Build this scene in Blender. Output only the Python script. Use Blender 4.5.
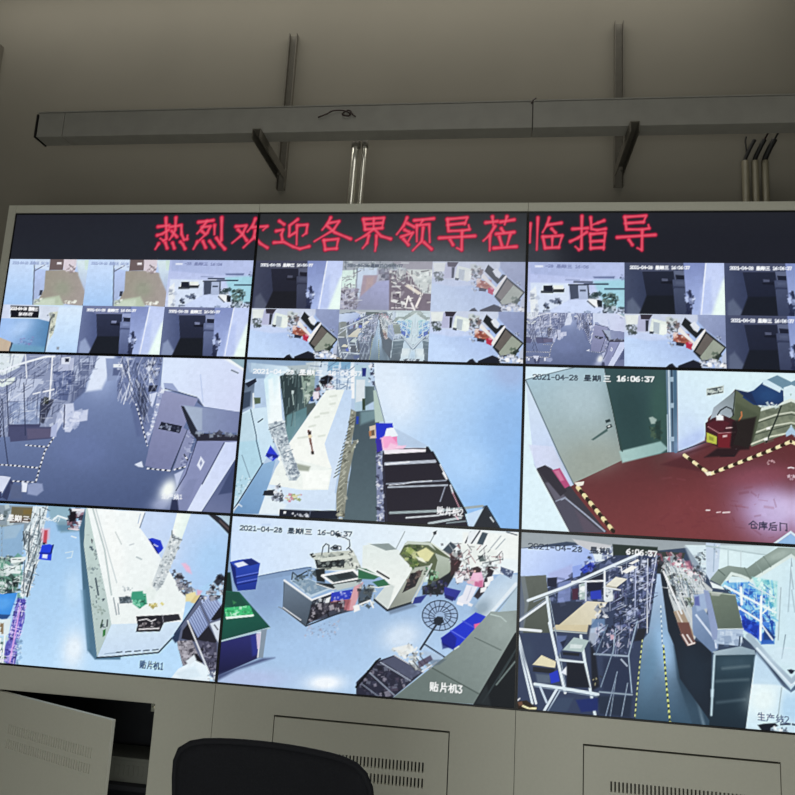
import bpy, bmesh, math, random
import numpy as np
from mathutils import Vector, Matrix

for o in list(bpy.data.objects):
    bpy.data.objects.remove(o)
SC = bpy.context.scene
COL = SC.collection

# ------------------------------------------------------------------ camera, world, lights, exposure
ZT = 2.85                       # top of the screens
PW, PH = 1.2131, 0.6839         # pitch of one 55 inch panel
RV = np.array([[0.9903360331, -0.0540627195, 0.1277175159],
               [0.0310723432, 0.9839751427, 0.1755774135],
               [-0.1351630534, -0.1699121567, 0.9761458948]])
CW = np.array([2.31366657, 1.3621608, -3.00103151])
FPX = 723.1088465
def w2b(v): return Vector((v[0], v[2], -v[1]))
cam_d = bpy.data.cameras.new('camera'); cam = bpy.data.objects.new('camera', cam_d); COL.objects.link(cam)
cx, cy, cz = w2b(RV[0]), -w2b(RV[1]), -w2b(RV[2])
M = Matrix((cx, cy, cz)).transposed().to_4x4()
M.translation = Vector((CW[0], CW[2], ZT - CW[1]))
cam.matrix_world = M
cam_d.sensor_width = 36; cam_d.lens = FPX / 795 * 36; cam_d.clip_start = 0.05
SC.camera = cam

wd = bpy.data.worlds.new('world'); SC.world = wd; wd.use_nodes = True
wd.node_tree.nodes['Background'].inputs[0].default_value = (0.5, 0.5, 0.48, 1)
wd.node_tree.nodes['Background'].inputs[1].default_value = 0.02

def area(name, loc, rot, sx, sy, power, color):
    l = bpy.data.lights.new(name, 'AREA'); l.shape = 'RECTANGLE'; l.size = sx; l.size_y = sy
    l.energy = power; l.color = color
    o = bpy.data.objects.new(name, l); COL.objects.link(o); o.location = loc; o.rotation_euler = rot
    return o
area('ceiling_lamp_wall_side', (1.4, 0.15, 4.57), (0, 0, 0), 4.6, 0.25, 21.0, (1.0, 0.965, 0.87))
area('ceiling_lamp_middle', (2.05, -2.75, 4.55), (0, 0, 0), 0.9, 2.7, 16.0, (1.0, 0.98, 0.92))
area('low_fill_light', (2.3, -4.25, 0.85), (math.radians(90), 0, 0), 3.0, 1.2, 51.0, (0.98, 1.0, 0.95))  # added low fill behind the camera, brightens the rack fronts; no window there

SC.view_settings.view_transform = 'Standard'
SC.view_settings.look = 'None'
SC.view_settings.exposure = 0.0
SC.view_settings.gamma = 1.0
SC.view_settings.use_curve_mapping = False

# ------------------------------------------------------------------ helpers
def lin(h):
    r = [int(h[i:i+2], 16) / 255 for i in (0, 2, 4)]
    return [c / 12.92 if c <= 0.04045 else ((c + 0.055) / 1.055) ** 2.4 for c in r]

def mat(name, hexc, rough=0.6, metal=0.0, noise=0.0, nscale=40.0, bump=0.0, spec=0.5):
    m = bpy.data.materials.new(name); m.use_nodes = True
    nt = m.node_tree; b = nt.nodes['Principled BSDF']
    c = lin(hexc)
    b.inputs['Base Color'].default_value = (*c, 1)
    b.inputs['Roughness'].default_value = rough
    b.inputs['Metallic'].default_value = metal
    b.inputs['Specular IOR Level'].default_value = spec
    if noise or bump:
        tc = nt.nodes.new('ShaderNodeTexCoord')
        n = nt.nodes.new('ShaderNodeTexNoise'); n.inputs['Scale'].default_value = nscale
        n.inputs['Detail'].default_value = 6
        nt.links.new(tc.outputs['Object'], n.inputs['Vector'])
        if noise:
            r = nt.nodes.new('ShaderNodeValToRGB')
            r.color_ramp.elements[0].position = 0.3; r.color_ramp.elements[1].position = 0.7
            r.color_ramp.elements[0].color = (*[x * (1 - noise) for x in c], 1)
            r.color_ramp.elements[1].color = (*[min(1, x * (1 + noise)) for x in c], 1)
            nt.links.new(n.outputs['Fac'], r.inputs['Fac']); nt.links.new(r.outputs['Color'], b.inputs['Base Color'])
        if bump:
            bp = nt.nodes.new('ShaderNodeBump'); bp.inputs['Strength'].default_value = bump
            bp.inputs['Distance'].default_value = 0.005
            nt.links.new(n.outputs['Fac'], bp.inputs['Height']); nt.links.new(bp.outputs['Normal'], b.inputs['Normal'])
    return m

M_WALL = mat('painted_plaster', '78746a', 0.85, noise=0.05, nscale=1.6, bump=0.05)
M_CEIL = mat('ceiling_paint', 'cfcabc', 0.9, noise=0.03, nscale=2)
M_FLOOR = mat('floor_tile', 'b4b6b0', 0.4, noise=0.06, nscale=6)
M_STEEL = mat('grey_powder_coat', 'cdccbf', 0.55, noise=0.02, nscale=90, bump=0.03)
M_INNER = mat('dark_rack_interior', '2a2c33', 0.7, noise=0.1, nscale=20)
M_BLACK = mat('black_plastic', '08090c', 0.45)
M_HOUSE = mat('black_sheet_steel', '15161a', 0.5)
M_TRUNK = mat('galvanised_sheet', '8f8d87', 0.6, 0.0, noise=0.06, nscale=14)
M_BRKT = mat('dull_steel_channel', '5f5b52', 0.65, 0.0, noise=0.1, nscale=30)
M_CHROME = mat('polished_pipe', 'f4f3ea', 0.3, 1.0)
M_PVC = mat('cream_pvc', '6f6a58', 0.5, noise=0.04, nscale=30)
M_CABLE = mat('black_cable', '0c0c0d', 0.5)
M_WIRE = mat('dark_red_wire', '2a1614', 0.5)
M_MESH = mat('black_mesh_fabric', '121318', 0.85, noise=0.25, nscale=300, bump=0.2, spec=0.2)
M_CHAIRP = mat('chair_plastic', '0b0b0e', 0.42)
M_RIM = mat('black_webbing', '14151a', 0.8, spec=0.2)
M_CAST = mat('caster_rubber', '1a1a1c', 0.6)
M_DEV = mat('grey_equipment', '84867f', 0.5, noise=0.04, nscale=30)
M_SCREW = mat('bright_zinc', 'd8d6c8', 0.25, 1.0)

def obj(name, bm, m, parent=None, smooth=False):
    me = bpy.data.meshes.new(name); bm.normal_update(); bm.to_mesh(me); bm.free()
    if smooth:
        for p in me.polygons: p.use_smooth = True
    me.materials.append(m)
    o = bpy.data.objects.new(name, me); COL.objects.link(o)
    if parent: o.parent = parent
    return o
def tag(o, label=None, cat=None, group=None, kind=None):
    for k, v in (('label', label), ('category', cat), ('group', group), ('kind', kind)):
        if v: o[k] = v
    return o
def empty(name, loc, rz=0.0):
    o = bpy.data.objects.new(name, None); COL.objects.link(o); o.location = loc; o.rotation_euler = (0, 0, rz)
    o.empty_display_size = 0.1
    return o
def box(bm, x0, x1, y0, y1, z0, z1, bevel=0.0):
    vs = [bm.verts.new(p) for p in ((x0,y0,z0),(x1,y0,z0),(x1,y1,z0),(x0,y1,z0),(x0,y0,z1),(x1,y0,z1),(x1,y1,z1),(x0,y1,z1))]
    fs = [bm.faces.new([vs[i] for i in f]) for f in ((0,3,2,1),(4,5,6,7),(0,1,5,4),(1,2,6,5),(2,3,7,6),(3,0,4,7))]
    if bevel:
        es = list({e for f in fs for e in f.edges})
        bmesh.ops.bevel(bm, geom=es, offset=bevel, segments=2, profile=0.5, affect='EDGES')
def tube(bm, pts, r, n=12, cap=True):
    pts = [Vector(p) for p in pts]; rings = []
    rs = r if isinstance(r, (list, tuple)) else [r] * len(pts)
    up = None
    for i, p in enumerate(pts):
        t = (pts[min(i+1, len(pts)-1)] - pts[max(i-1, 0)]).normalized()
        if up is None: up = Vector((0,0,1)) if abs(t.z) < 0.9 else Vector((1,0,0))
        a = t.cross(up).normalized(); b = a.cross(t).normalized(); up = b
        rings.append([bm.verts.new(p + (a*math.cos(2*math.pi*k/n) + b*math.sin(2*math.pi*k/n))*rs[i]) for k in range(n)])
    for A, B in zip(rings, rings[1:]):
        for k in range(n): bm.faces.new((A[k], A[(k+1)%n], B[(k+1)%n], B[k]))
    if cap: bm.faces.new(rings[0][::-1]); bm.faces.new(rings[-1])
def prism(bm, prof, axis, a, b):
    # prof: 2D points; extruded along axis from a to b
    def P(u, v, w): return {'x': (w,u,v), 'y': (u,w,v), 'z': (u,v,w)}[axis]
    A = [bm.verts.new(P(u,v,a)) for u,v in prof]; B = [bm.verts.new(P(u,v,b)) for u,v in prof]
    n = len(prof)
    for i in range(n): bm.faces.new((A[i],A[(i+1)%n],B[(i+1)%n],B[i]))
    bm.faces.new(A[::-1]); bm.faces.new(B)
    bmesh.ops.recalc_face_normals(bm, faces=bm.faces[:])
def smooth_path(pts, k=8):
    P = [Vector(p) for p in pts]; out = []
    for i in range(len(P)-1):
        p0, p1, p2, p3 = P[max(i-1,0)], P[i], P[i+1], P[min(i+2,len(P)-1)]
        for j in range(k):
            t = j/k
            out.append(0.5*((2*p1)+(p2-p0)*t+(2*p0-5*p1+4*p2-p3)*t*t+(3*p1-p0-3*p2+p3)*t**3))
    out.append(P[-1]); return out

# ------------------------------------------------------------------ room shell
RX0, RX1, RY0, RY1, RZ = -2.6, 6.2, -4.3, 0.5, 4.6
def struct(name, x0, x1, y0, y1, z0, z1, m):
    bm = bmesh.new(); box(bm, x0, x1, y0, y1, z0, z1)
    return tag(obj(name, bm, m), kind='structure')
struct('floor', RX0, RX1, RY0, RY1, -0.1, 0, M_FLOOR)
struct('ceiling', RX0, RX1, RY0, RY1, RZ, RZ+0.1, M_CEIL)
struct('wall_back', RX0-0.1, RX1+0.1, RY1, RY1+0.1, -0.1, RZ+0.1, M_WALL)
struct('wall_left', RX0-0.1, RX0, RY0, RY1, -0.1, RZ+0.1, M_WALL)
struct('wall_right', RX1, RX1+0.1, RY0, RY1, -0.1, RZ+0.1, M_WALL)
struct('wall_front', RX0-0.1, RX1+0.1, RY0-0.1, RY0, -0.1, RZ+0.1, M_WALL)

# ------------------------------------------------------------------ racks (one per column of screens)
BZ = ZT - 3*PH                  # bottom of the screens
RD = 0.40                       # rack depth
def panel_with_slots(x0, x1, z0, z1, y0, y1, rows, sw, pitch, sx0, n):
    # sheet in the xz plane with real slots cut through it
    xs = [x0]
    for i in range(n): xs += [sx0+i*pitch, sx0+i*pitch+sw]
    xs.append(x1)
    zs = [z0]
    for a, b in rows: zs += [a, b]
    zs.append(z1)
    bm = bmesh.new()
    nx, nz = len(xs), len(zs)
    V = {}
    for s, y in enumerate((y0, y1)):
        for i in range(nx):
            for j in range(nz): V[s,i,j] = bm.verts.new((xs[i], y, zs[j]))
    hole = lambda i, j: i % 2 == 1 and j % 2 == 1 and 0 < i < nx-1 and 0 < j < nz-1
    for i in range(nx-1):
        for j in range(nz-1):
            if hole(i, j):
                q = [(i,j),(i+1,j),(i+1,j+1),(i,j+1)]
                for k in range(4):
                    a, b = q[k], q[(k+1)%4]
                    bm.faces.new((V[(0,)+a], V[(0,)+b], V[(1,)+b], V[(1,)+a]))
            else:
                bm.faces.new((V[0,i,j],V[0,i+1,j],V[0,i+1,j+1],V[0,i,j+1]))
                bm.faces.new((V[1,i,j],V[1,i,j+1],V[1,i+1,j+1],V[1,i+1,j]))
    for i in range(nx-1):
        for j, fl in ((0,0),(nz-1,1)):
            bm.faces.new((V[0,i,j],V[1,i,j],V[1,i+1,j],V[0,i+1,j]))
    for j in range(nz-1):
        for i in (0, nx-1):
            bm.faces.new((V[0,i,j],V[0,i,j+1],V[1,i,j+1],V[1,i,j]))
    bmesh.ops.recalc_face_normals(bm, faces=bm.faces[:])
    return bm

OX0, OX1, OZ0, OZ1 = 0.255, 0.962, 0.13, 0.699       # door opening inside one bay
rack_labels = ['grey steel video wall rack on the left with its lower door swung open',
               'middle grey steel video wall rack, its closed vented door behind the office chair',
               'grey steel video wall rack on the right with closed vented door']
def make_rack(k):
    x = k*PW; g = 0.001
    r = empty('screen_rack', (x, 0, 0))
    tag(r, rack_labels[k], 'cabinet', 'video wall racks')
    bm = bmesh.new()
    a, b = g, PW-g
    t = 0.012
    # front of the base: four strips round the door opening
    top = BZ-0.0015
    box(bm, a, OX0, 0, t, 0, top); box(bm, OX1, b, 0, t, 0, top)
    box(bm, OX0, OX1, 0, t, OZ1, top); box(bm, OX0, OX1, 0, t, 0, OZ0)
    # inward returns of the opening
    box(bm, OX0-0.002, OX0, t, 0.03, OZ0, OZ1); box(bm, OX1, OX1+0.002, t, 0.03, OZ0, OZ1)
    # sides, back, deck, top
    if k == 0: box(bm, a-0.040, a-0.002, 0, RD, 0, ZT+0.040)
    if k == 2: box(bm, b+0.002, b+0.040, 0, RD, 0, ZT+0.040)
    else: box(bm, b-0.0015, b, t, RD, 0, top)
    box(bm, a, b, RD-0.004, RD, 0, ZT)
    box(bm, a+0.002, b-0.002, 0.06, RD-0.004, top-0.02, top)
    x1 = a if k else a-0.040
    x2 = b if k < 2 else b+0.040
    box(bm, a, b, 0, 0.02, ZT+0.0015, ZT+0.040)
    box(bm, x1, x2, 0.02, 0.17, ZT+0.036, ZT+0.040)
    obj('frame', bm, M_STEEL, r)
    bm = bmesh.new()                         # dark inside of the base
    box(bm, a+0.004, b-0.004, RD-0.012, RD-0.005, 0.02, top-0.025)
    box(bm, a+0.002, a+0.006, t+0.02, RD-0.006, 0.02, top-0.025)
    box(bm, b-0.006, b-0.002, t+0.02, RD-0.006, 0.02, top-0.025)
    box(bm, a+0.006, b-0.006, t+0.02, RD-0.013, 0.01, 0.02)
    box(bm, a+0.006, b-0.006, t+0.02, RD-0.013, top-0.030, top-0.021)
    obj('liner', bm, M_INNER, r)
    # door
    dw, dh = OX1-OX0-0.008, OZ1-OZ0-0.010
    bmd = panel_with_slots(0, dw, 0, dh, 0, 0.016, ((dh-0.209, dh-0.174), (dh-0.153, dh-0.116)), 0.0065, 0.0144, 0.097, 36)
    d = obj('door', bmd, M_STEEL, r)
    d.location = (OX0+0.004, -0.001, OZ0+0.003)
    for zz in (0.06, dh-0.12):
        bm = bmesh.new(); tube(bm, [(0.006, 0.022, zz), (0.006, 0.022, zz+0.06)], 0.005); obj('hinge', bm, M_SCREW, d, True)
    if k == 0:
        d.rotation_euler = (0, 0, DOOR_ANGLE)
        bm = bmesh.new()
        tube(bm, [(OX1-0.020, 0.020, OZ1-0.022), (OX1-0.020, 0.032, OZ1-0.022)], 0.005, 10)
        box(bm, OX1-0.030, OX1, 0.032, 0.034, OZ1-0.04, OZ1)
        obj('catch', bm, M_SCREW, r)
    return r
DOOR_ANGLE = -math.radians(21)
for k in range(3): make_rack(k)

# equipment inside the open rack
bm = bmesh.new(); box(bm, -0.33, 0.33, -0.085, 0.085, 0, 0.10, 0.004)
box(bm, -0.31, 0.31, -0.087, -0.085, 0.012, 0.088)
for i in range(28): box(bm, -0.30+i*0.022, -0.288+i*0.022, -0.089, -0.087, 0.03, 0.07)
dv = empty('equipment_box', (0.75, 0.27, 0.3205)); tag(dv, 'grey equipment box on the shelf inside the open left rack', 'equipment')
obj('casing', bm, M_DEV, dv)
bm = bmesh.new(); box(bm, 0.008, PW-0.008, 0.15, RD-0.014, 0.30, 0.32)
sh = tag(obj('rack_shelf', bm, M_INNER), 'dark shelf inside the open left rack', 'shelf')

# ------------------------------------------------------------------ wall fittings
# cable trunking carried on cantilever arms
TX0, TX1, TY0, TY1, TZ0, TZ1 = -0.03, 5.2, 0.095, 0.185, 3.302, 3.432
tr = empty('cable_trunking', (TX0, TY1, TZ0)); tag(tr, 'long grey metal cable trunking running along the wall above the screens', 'cable trunking')
def tl(name, x0, x1, e=0.0, m=M_TRUNK):
    bm = bmesh.new()
    box(bm, x0-TX0, x1-TX0, TY0-TY1-e, 0+e*0.5, -e, TZ1-TZ0+e, 0.003)
    return obj(name, bm, m, tr)
tl('channel', 0.115, 2.438); tl('channel', 2.441, TX1)
tl('end_piece', TX0+0.004, 0.112, 0.0)
bm = bmesh.new(); box(bm, -0.006, 0.003, TY0-TY1-0.004, 0.002, -0.003, TZ1-TZ0-0.008); obj('end_gasket', bm, M_CABLE, tr)
bm = bmesh.new(); box(bm, 0, TX1-TX0, TY0-TY1-0.004, 0.003, TZ1-TZ0+0.0005, TZ1-TZ0+0.006)
obj('lid', bm, M_TRUNK, tr)
bm = bmesh.new()
tube(bm, smooth_path([(2.463, -0.094, 0.118), (2.470, -0.092, 0.136), (2.478, -0.085, 0.146), (2.482, -0.07, 0.158)], 4), 0.004, 8)
obj('joint_clip', bm, M_WIRE, tr, True)

def cprof(w, d, t):   # C channel section, open towards -v
    return [(-w/2,0),(w/2,0),(w/2,-d),(w/2-t,-d),(w/2-t,-t),(-w/2+t,-t),(-w/2+t,-d),(-w/2,-d)]
br_labels = ['steel cantilever wall bracket holding the trunking, at the left edge of the photo',
             'steel cantilever wall bracket holding the trunking, just left of the shiny pipes',
             'steel cantilever wall bracket holding the trunking, right half of the wall']
def make_bracket(i, x):
    b = empty('wall_bracket', (x, RY1, 3.20)); tag(b, br_labels[i], 'bracket', 'trunking wall brackets')
    bm = bmesh.new(); prism(bm, [(u, v-0.0005) for u, v in cprof(0.046, 0.032, 0.004)], 'z', 0.0, 0.915); obj('upright', bm, M_BRKT, b)
    bm = bmesh.new(); prism(bm, [(u, v+0.10) for u, v in cprof(0.042, 0.05, 0.004)], 'y', -0.445, -0.034); obj('arm', bm, M_BRKT, b)
    bm = bmesh.new()
    for sx in (-0.014, 0.014): tube(bm, [(sx, -0.034, 0.075), (sx, -0.046, 0.075)], 0.006, 6)
    obj('bolt', bm, M_BRKT, b)
    return b
for i, x in enumerate((-0.645, 1.142, 2.887)): make_bracket(i, x)

# shiny pipes dropping from the trunking into the rack
for i, (x, r, lb) in enumerate(((1.588, 0.0185, 'thicker polished metal pipe dropping from the trunking behind the screens'),
                                (1.634, 0.0120, 'thinner polished metal pipe beside the thicker one, below the trunking'))):
    p = empty('metal_pipe', (x, 0.205+r, 0)); tag(p, lb, 'pipe', 'polished pipes')
    bm = bmesh.new(); tube(bm, [(0,0,ZT-0.25), (0.0,0,3.0), (0.004,0,3.2), (0.007,0.0,3.385)], r, 20); obj('pipe', bm, M_CHROME, p, True)
    bm = bmesh.new(); tube(bm, [(0.006,0,3.285), (0.006,0,3.315)], r+0.004, 20); obj('collar', bm, M_BRKT, p, True)

for i, (px, lb) in enumerate(((3.482, 'leftmost of three cream plastic conduits standing at the right end of the rack top'),
                              (3.527, 'middle of three cream plastic conduits standing at the right end of the rack top'),
                              (3.573, 'rightmost of three cream plastic conduits standing at the right end of the rack top'))):
    bm = bmesh.new(); tube(bm, [(px,0.462,ZT-0.3), (px,0.462,3.315)], 0.0165, 16)
    tag(obj('plastic_conduit', bm, M_PVC, None, True), lb, 'conduit', 'cream plastic conduits')
cl = ['thin black cable leaving the leftmost cream conduit', 'black cable with a dark red sheath leaving the middle cream conduit', 'thick black cable leaving the rightmost cream conduit']
for i, px in enumerate((3.482, 3.527, 3.573)):
    c = empty('cable', (px, 0.462, 3.3165)); tag(c, cl[i], 'cable', 'black cables')
    bm = bmesh.new()
    tube(bm, smooth_path([(0,0,0.0),(0.004,-0.004,0.02),(0.02,-0.02,0.06),(0.036,-0.034,0.094)], 5), (0.009, 0.011, 0.0135)[i], 10)
    obj('sheath', bm, M_CABLE, c, True)
    bm = bmesh.new()
    if i == 0: tube(bm, smooth_path([(0.008,-0.006,0.02),(0.004,-0.01,0.06),(0.0,-0.012,0.10),(0.004,-0.016,0.12)], 4), 0.004, 8)
    else: tube(bm, smooth_path([(0.036,-0.034,0.094),(0.046,-0.09,0.115),(0.05,-0.16,0.08),(0.05,-0.24,0.03)], 5), 0.0045, 8)
    obj('strand', bm, M_WIRE if i == 1 else M_CABLE, c, True)

bm = bmesh.new()
tube(bm, smooth_path([(1.43,0.088,3.372),(1.455,0.080,3.376),(1.475,0.084,3.388),(1.50,0.078,3.398),(1.53,0.084,3.404),(1.56,0.078,3.396),(1.585,0.084,3.384),(1.575,0.082,3.372),(1.55,0.08,3.378),(1.555,0.084,3.392),(1.58,0.08,3.40),(1.60,0.086,3.378),(1.612,0.088,3.372)], 5), 0.0036, 6)
tag(obj('loose_wire', bm, M_WIRE, None, True), 'thin dark wire curled against the front of the grey trunking', 'wire')

# ------------------------------------------------------------------ office chair in front of the racks
CHX, CHY, CHW, CHT = 1.863, -1.07, 0.470, 0.982
ch = empty('office_chair', (CHX, CHY, 0), math.radians(-5)); tag(ch, 'black office chair with rounded mesh backrest standing in front of the racks', 'chair')
def backrest(w, h, z0, d, th, n=2.6):
    # rounded, slightly wrapped shell; front and back skins joined at the rim
    bm = bmesh.new(); nu, nv = 28, 24
    G = {}
    for s in (0, 1):
        for i in range(nu+1):
            for j in range(nv+1):
                u, v = -1+2*i/nu, -1+2*j/nv
                # squircle map of the square onto a rounded outline
                nn = 9.0
                m = (abs(u)**nn + abs(v)**nn) ** (1/nn); q = max(abs(u), abs(v))
                k = q/m if m > 0 else 1
                X, Z = u*k*w/2, v*k*h/2
                X *= 1.0 - 0.10*max(0, -v)**2
                Z += 0.010*(1-(2*X/w)**2) if v > 0 else 0
                edge = max(0.0, 1-q**4)
                Y = -0.055*(X/(w/2))**2*0.5 + 0.02*math.cos(v*1.6)
                Y += (1 if s else -1)*(0.004+th/2*edge**0.5)
                G[s,i,j] = bm.verts.new((X, Y+d-0.07*v*0.5, z0+h/2+Z))
    for i in range(nu):
        for j in range(nv):
            bm.faces.new((G[0,i,j],G[0,i+1,j],G[0,i+1,j+1],G[0,i,j+1]))
            bm.faces.new((G[1,i,j],G[1,i,j+1],G[1,i+1,j+1],G[1,i+1,j]))
    rim = [(i,0) for i in range(nu)]+[(nu,j) for j in range(nv)]+[(i,nv) for i in range(nu,0,-1)]+[(0,j) for j in range(nv,0,-1)]
    for a, b in zip(rim, rim[1:]+rim[:1]):
        bm.faces.new((G[(0,)+a],G[(1,)+a],G[(1,)+b],G[(0,)+b]))
    bmesh.ops.recalc_face_normals(bm, faces=bm.faces[:])
    rp = [G[(0,)+a].co.lerp(G[(1,)+a].co, 0.5) for a in rim]
    return bm, rp
bmb, rp = backrest(CHW, 0.50, CHT-0.515, -0.20, 0.03)
bk = obj('backrest', bmb, M_MESH, ch, True)
bm = bmesh.new(); tube(bm, rp[::2]+[rp[0]], 0.007, 8); obj('rim', bm, M_RIM, bk, True)
bm = bmesh.new(); tube(bm, smooth_path([(0,-0.20,0.62),(0,-0.24,0.52),(0,-0.20,0.42),(0,0.0,0.395)],5), 0.022, 10); obj('back_support', bm, M_CHAIRP, ch, True)
bm = bmesh.new(); box(bm, -0.25, 0.25, -0.20, 0.28, 0.415, 0.485, 0.03); obj('seat', bm, M_MESH, ch, True)
bm = bmesh.new(); box(bm, -0.11, 0.11, -0.10, 0.12, 0.37, 0.414, 0.01); obj('tilt_plate', bm, M_CHAIRP, ch)
bm = bmesh.new(); tube(bm, [(0,0,0.09),(0,0,0.22),(0,0,0.221),(0,0,0.37)], [0.028,0.028,0.016,0.016], 14); obj('gas_lift', bm, M_CHAIRP, ch, True)
for k in range(5):
    a = 2*math.pi*k/5+0.3; ca, sa = math.cos(a), math.sin(a)
    bm = bmesh.new(); tube(bm, [(0.02*ca,0.02*sa,0.115),(0.15*ca,0.15*sa,0.10),(0.29*ca,0.29*sa,0.075)], [0.026,0.022,0.016], 8)
    lg = obj('leg', bm, M_CHAIRP, ch, True)
    bm = bmesh.new()
    for s in (-1, 1):
        c = Vector((0.29*ca, 0.29*sa, 0.0275)); t = Vector((-sa, ca, 0))
        tube(bm, [c+t*0.008*s, c+t*0.026*s], 0.027, 14)
    tube(bm, [c, c+Vector((0,0,0.05))], 0.008, 8)
    obj('caster', bm, M_CAST, lg, True)

# ------------------------------------------------------------------ what the screens show
# homography from panel units (columns, rows) to the photo frame and back
_K = np.array([[FPX, 0, 397.5], [0, FPX, 397.5], [0, 0, 1]])
_t = -RV @ CW
HM = _K @ np.column_stack([RV[:, 0]*PW, RV[:, 1]*PH, _t]); HI = np.linalg.inv(HM)
def to_panel(p):
    q = np.asarray(p, float); q = np.column_stack([q, np.ones(len(q))]) @ HI.T
    return q[:, :2] / q[:, 2:]
def to_photo(p):
    q = np.asarray(p, float); q = np.column_stack([q, np.ones(len(q))]) @ HM.T
    return q[:, :2] / q[:, 2:]
def l3(h):
    return np.array([int(h[i:i+2], 16)/255 for i in (0, 2, 4)])

class Canvas:
    # picture of one camera view: nu x nv samples over a rectangle of a panel
    def __init__(s, rect, proto=None, crops=None, step=0.85):
        s.rect = rect; s.proto = proto or rect; s.crops = crops or {}
        x0, y0, x1, y1 = rect
        c = to_photo([(x0,y0),(x1,y0),(x1,y1),(x0,y1)])
        wpx = (np.linalg.norm(c[1]-c[0])+np.linalg.norm(c[2]-c[3]))/2
        hpx = (np.linalg.norm(c[3]-c[0])+np.linalg.norm(c[2]-c[1]))/2
        s.nu, s.nv = max(8, int(wpx/step)), max(8, int(hpx/step))
        p = s.proto; cp = to_photo([(p[0],p[1]),(p[2],p[1])])
        s.k = s.nu/np.linalg.norm(cp[1]-cp[0])          # samples per photo pixel of the prototype
        s.px = np.zeros((s.nv+1, s.nu+1, 3))
    def pts(s, t):
        if not isinstance(t, str): return np.asarray(t, float)
        out = []; cur = None
        for w in t.split():
            if w[0].isalpha(): cur = s.crops[w[0]]; w = w[1:]
            a, b = w.split(',')
            out.append((cur[0]+float(a)/cur[2], cur[1]+float(b)/cur[2]))
        q = to_panel(out); p = s.proto
        return np.column_stack([(q[:,0]-p[0])/(p[2]-p[0])*s.nu, (q[:,1]-p[1])/(p[3]-p[1])*s.nv])
    def win(s, q, pad):
        a = np.floor(q.min(0)-pad).astype(int); b = np.ceil(q.max(0)+pad).astype(int)+1
        x0, y0 = max(0,a[0]), max(0,a[1]); x1, y1 = min(s.nu+1,b[0]), min(s.nv+1,b[1])
        if x1 <= x0 or y1 <= y0: return None
        Y, X = np.mgrid[y0:y1, x0:x1].astype(float)
        return X, Y, (slice(y0,y1), slice(x0,x1))
    @staticmethod
    def segd(X, Y, a, b):
        dx, dy = b-a; L = dx*dx+dy*dy+1e-9
        t = np.clip(((X-a[0])*dx+(Y-a[1])*dy)/L, 0, 1)
        return np.hypot(X-a[0]-t*dx, Y-a[1]-t*dy)
    def blend(s, sl, al, col):
        s.px[sl] = s.px[sl]*(1-al[...,None]) + col*al[...,None]
    def P(s, col, t, soft=0.9, g=None, op=1.0):
        q = s.pts(t)
        if soft >= 5:                                   # a glow: smooth blob fitted to the outline
            m = q.mean(0); dq = q-m; cv = dq.T @ dq/len(q)*0.55+np.eye(2)*(soft*s.k*0.35)**2; iv = np.linalg.inv(cv)
            w = s.win(q, 3*soft*s.k+np.ptp(q, 0).max()*0.5)
            if w is None: return
            X, Y, sl = w; X = X-m[0]; Y = Y-m[1]
            e = iv[0,0]*X*X+2*iv[0,1]*X*Y+iv[1,1]*Y*Y
            s.blend(sl, np.clip(1.25*np.exp(-0.5*e), 0, 1)*op, l3(col.split('>')[0])); return
        soft *= s.k
        w = s.win(q, soft+1)
        if w is None: return
        X, Y, sl = w
        ins = np.zeros(X.shape, bool); d = np.full(X.shape, 1e9)
        n = len(q)
        for i in range(n):
            a, b = q[i], q[(i+1)%n]
            d = np.minimum(d, s.segd(X, Y, a, b))
            if a[1] != b[1]:
                c = (a[1] > Y) != (b[1] > Y)
                ins ^= c & (X < (b[0]-a[0])*(Y-a[1])/(b[1]-a[1])+a[0])
        sd = np.where(ins, d, -d)
        al = np.clip(sd/soft+0.5, 0, 1); al = al*al*(3-2*al)*op
        if '>' in col:
            c0, c1 = [l3(c) for c in col.split('>')]
            A, B = s.pts(g); v = B-A
            f = np.clip(((X-A[0])*v[0]+(Y-A[1])*v[1])/(v@v), 0, 1)[...,None]
            C = c0*(1-f)+c1*f
        else: C = l3(col)
        s.blend(sl, al, C)
    def L(s, col, w, t, soft=0.9, op=1.0):
        q = s.pts(t); hw = max(w*s.k/2, 0.32); soft = max(soft*s.k, 0.8)
        W = s.win(q, hw+soft+1)
        if W is None: return
        X, Y, sl = W; d = np.full(X.shape, 1e9)
        for a, b in zip(q[:-1], q[1:]): d = np.minimum(d, s.segd(X, Y, a, b))
        s.blend(sl, np.clip((hw-d)/soft+0.5, 0, 1)*op, l3(col))
    def Q(s, col, w, t, soft=1.2, op=1.0):
        # brush stroke: full at the start, swelling at each turn, thinning towards the end
        q = s.pts(t); hw = w*s.k/2; soft = max(soft*s.k, 0.8); W = s.win(q, hw*1.3+soft+1)
        if W is None: return
        X, Y, sl = W; best = np.full(X.shape, -1e9); n = len(q)-1
        for i in range(n):
            a, b = q[i], q[i+1]; dx, dy = b-a; L = dx*dx+dy*dy+1e-9
            u = np.clip(((X-a[0])*dx+(Y-a[1])*dy)/L, 0, 1)
            h0 = 1.12 if i == 0 else 1.0; h1 = 0.62 if i == n-1 and dx < 0.2*abs(dy) else (1.08 if i == n-1 else 1.0)
            h = hw*(h0+(h1-h0)*u-0.22*np.sin(np.pi*u))
            best = np.maximum(best, h-np.hypot(X-a[0]-u*dx, Y-a[1]-u*dy))
        s.blend(sl, np.clip(best/soft+0.5, 0, 1)*op, l3(col))
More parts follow.
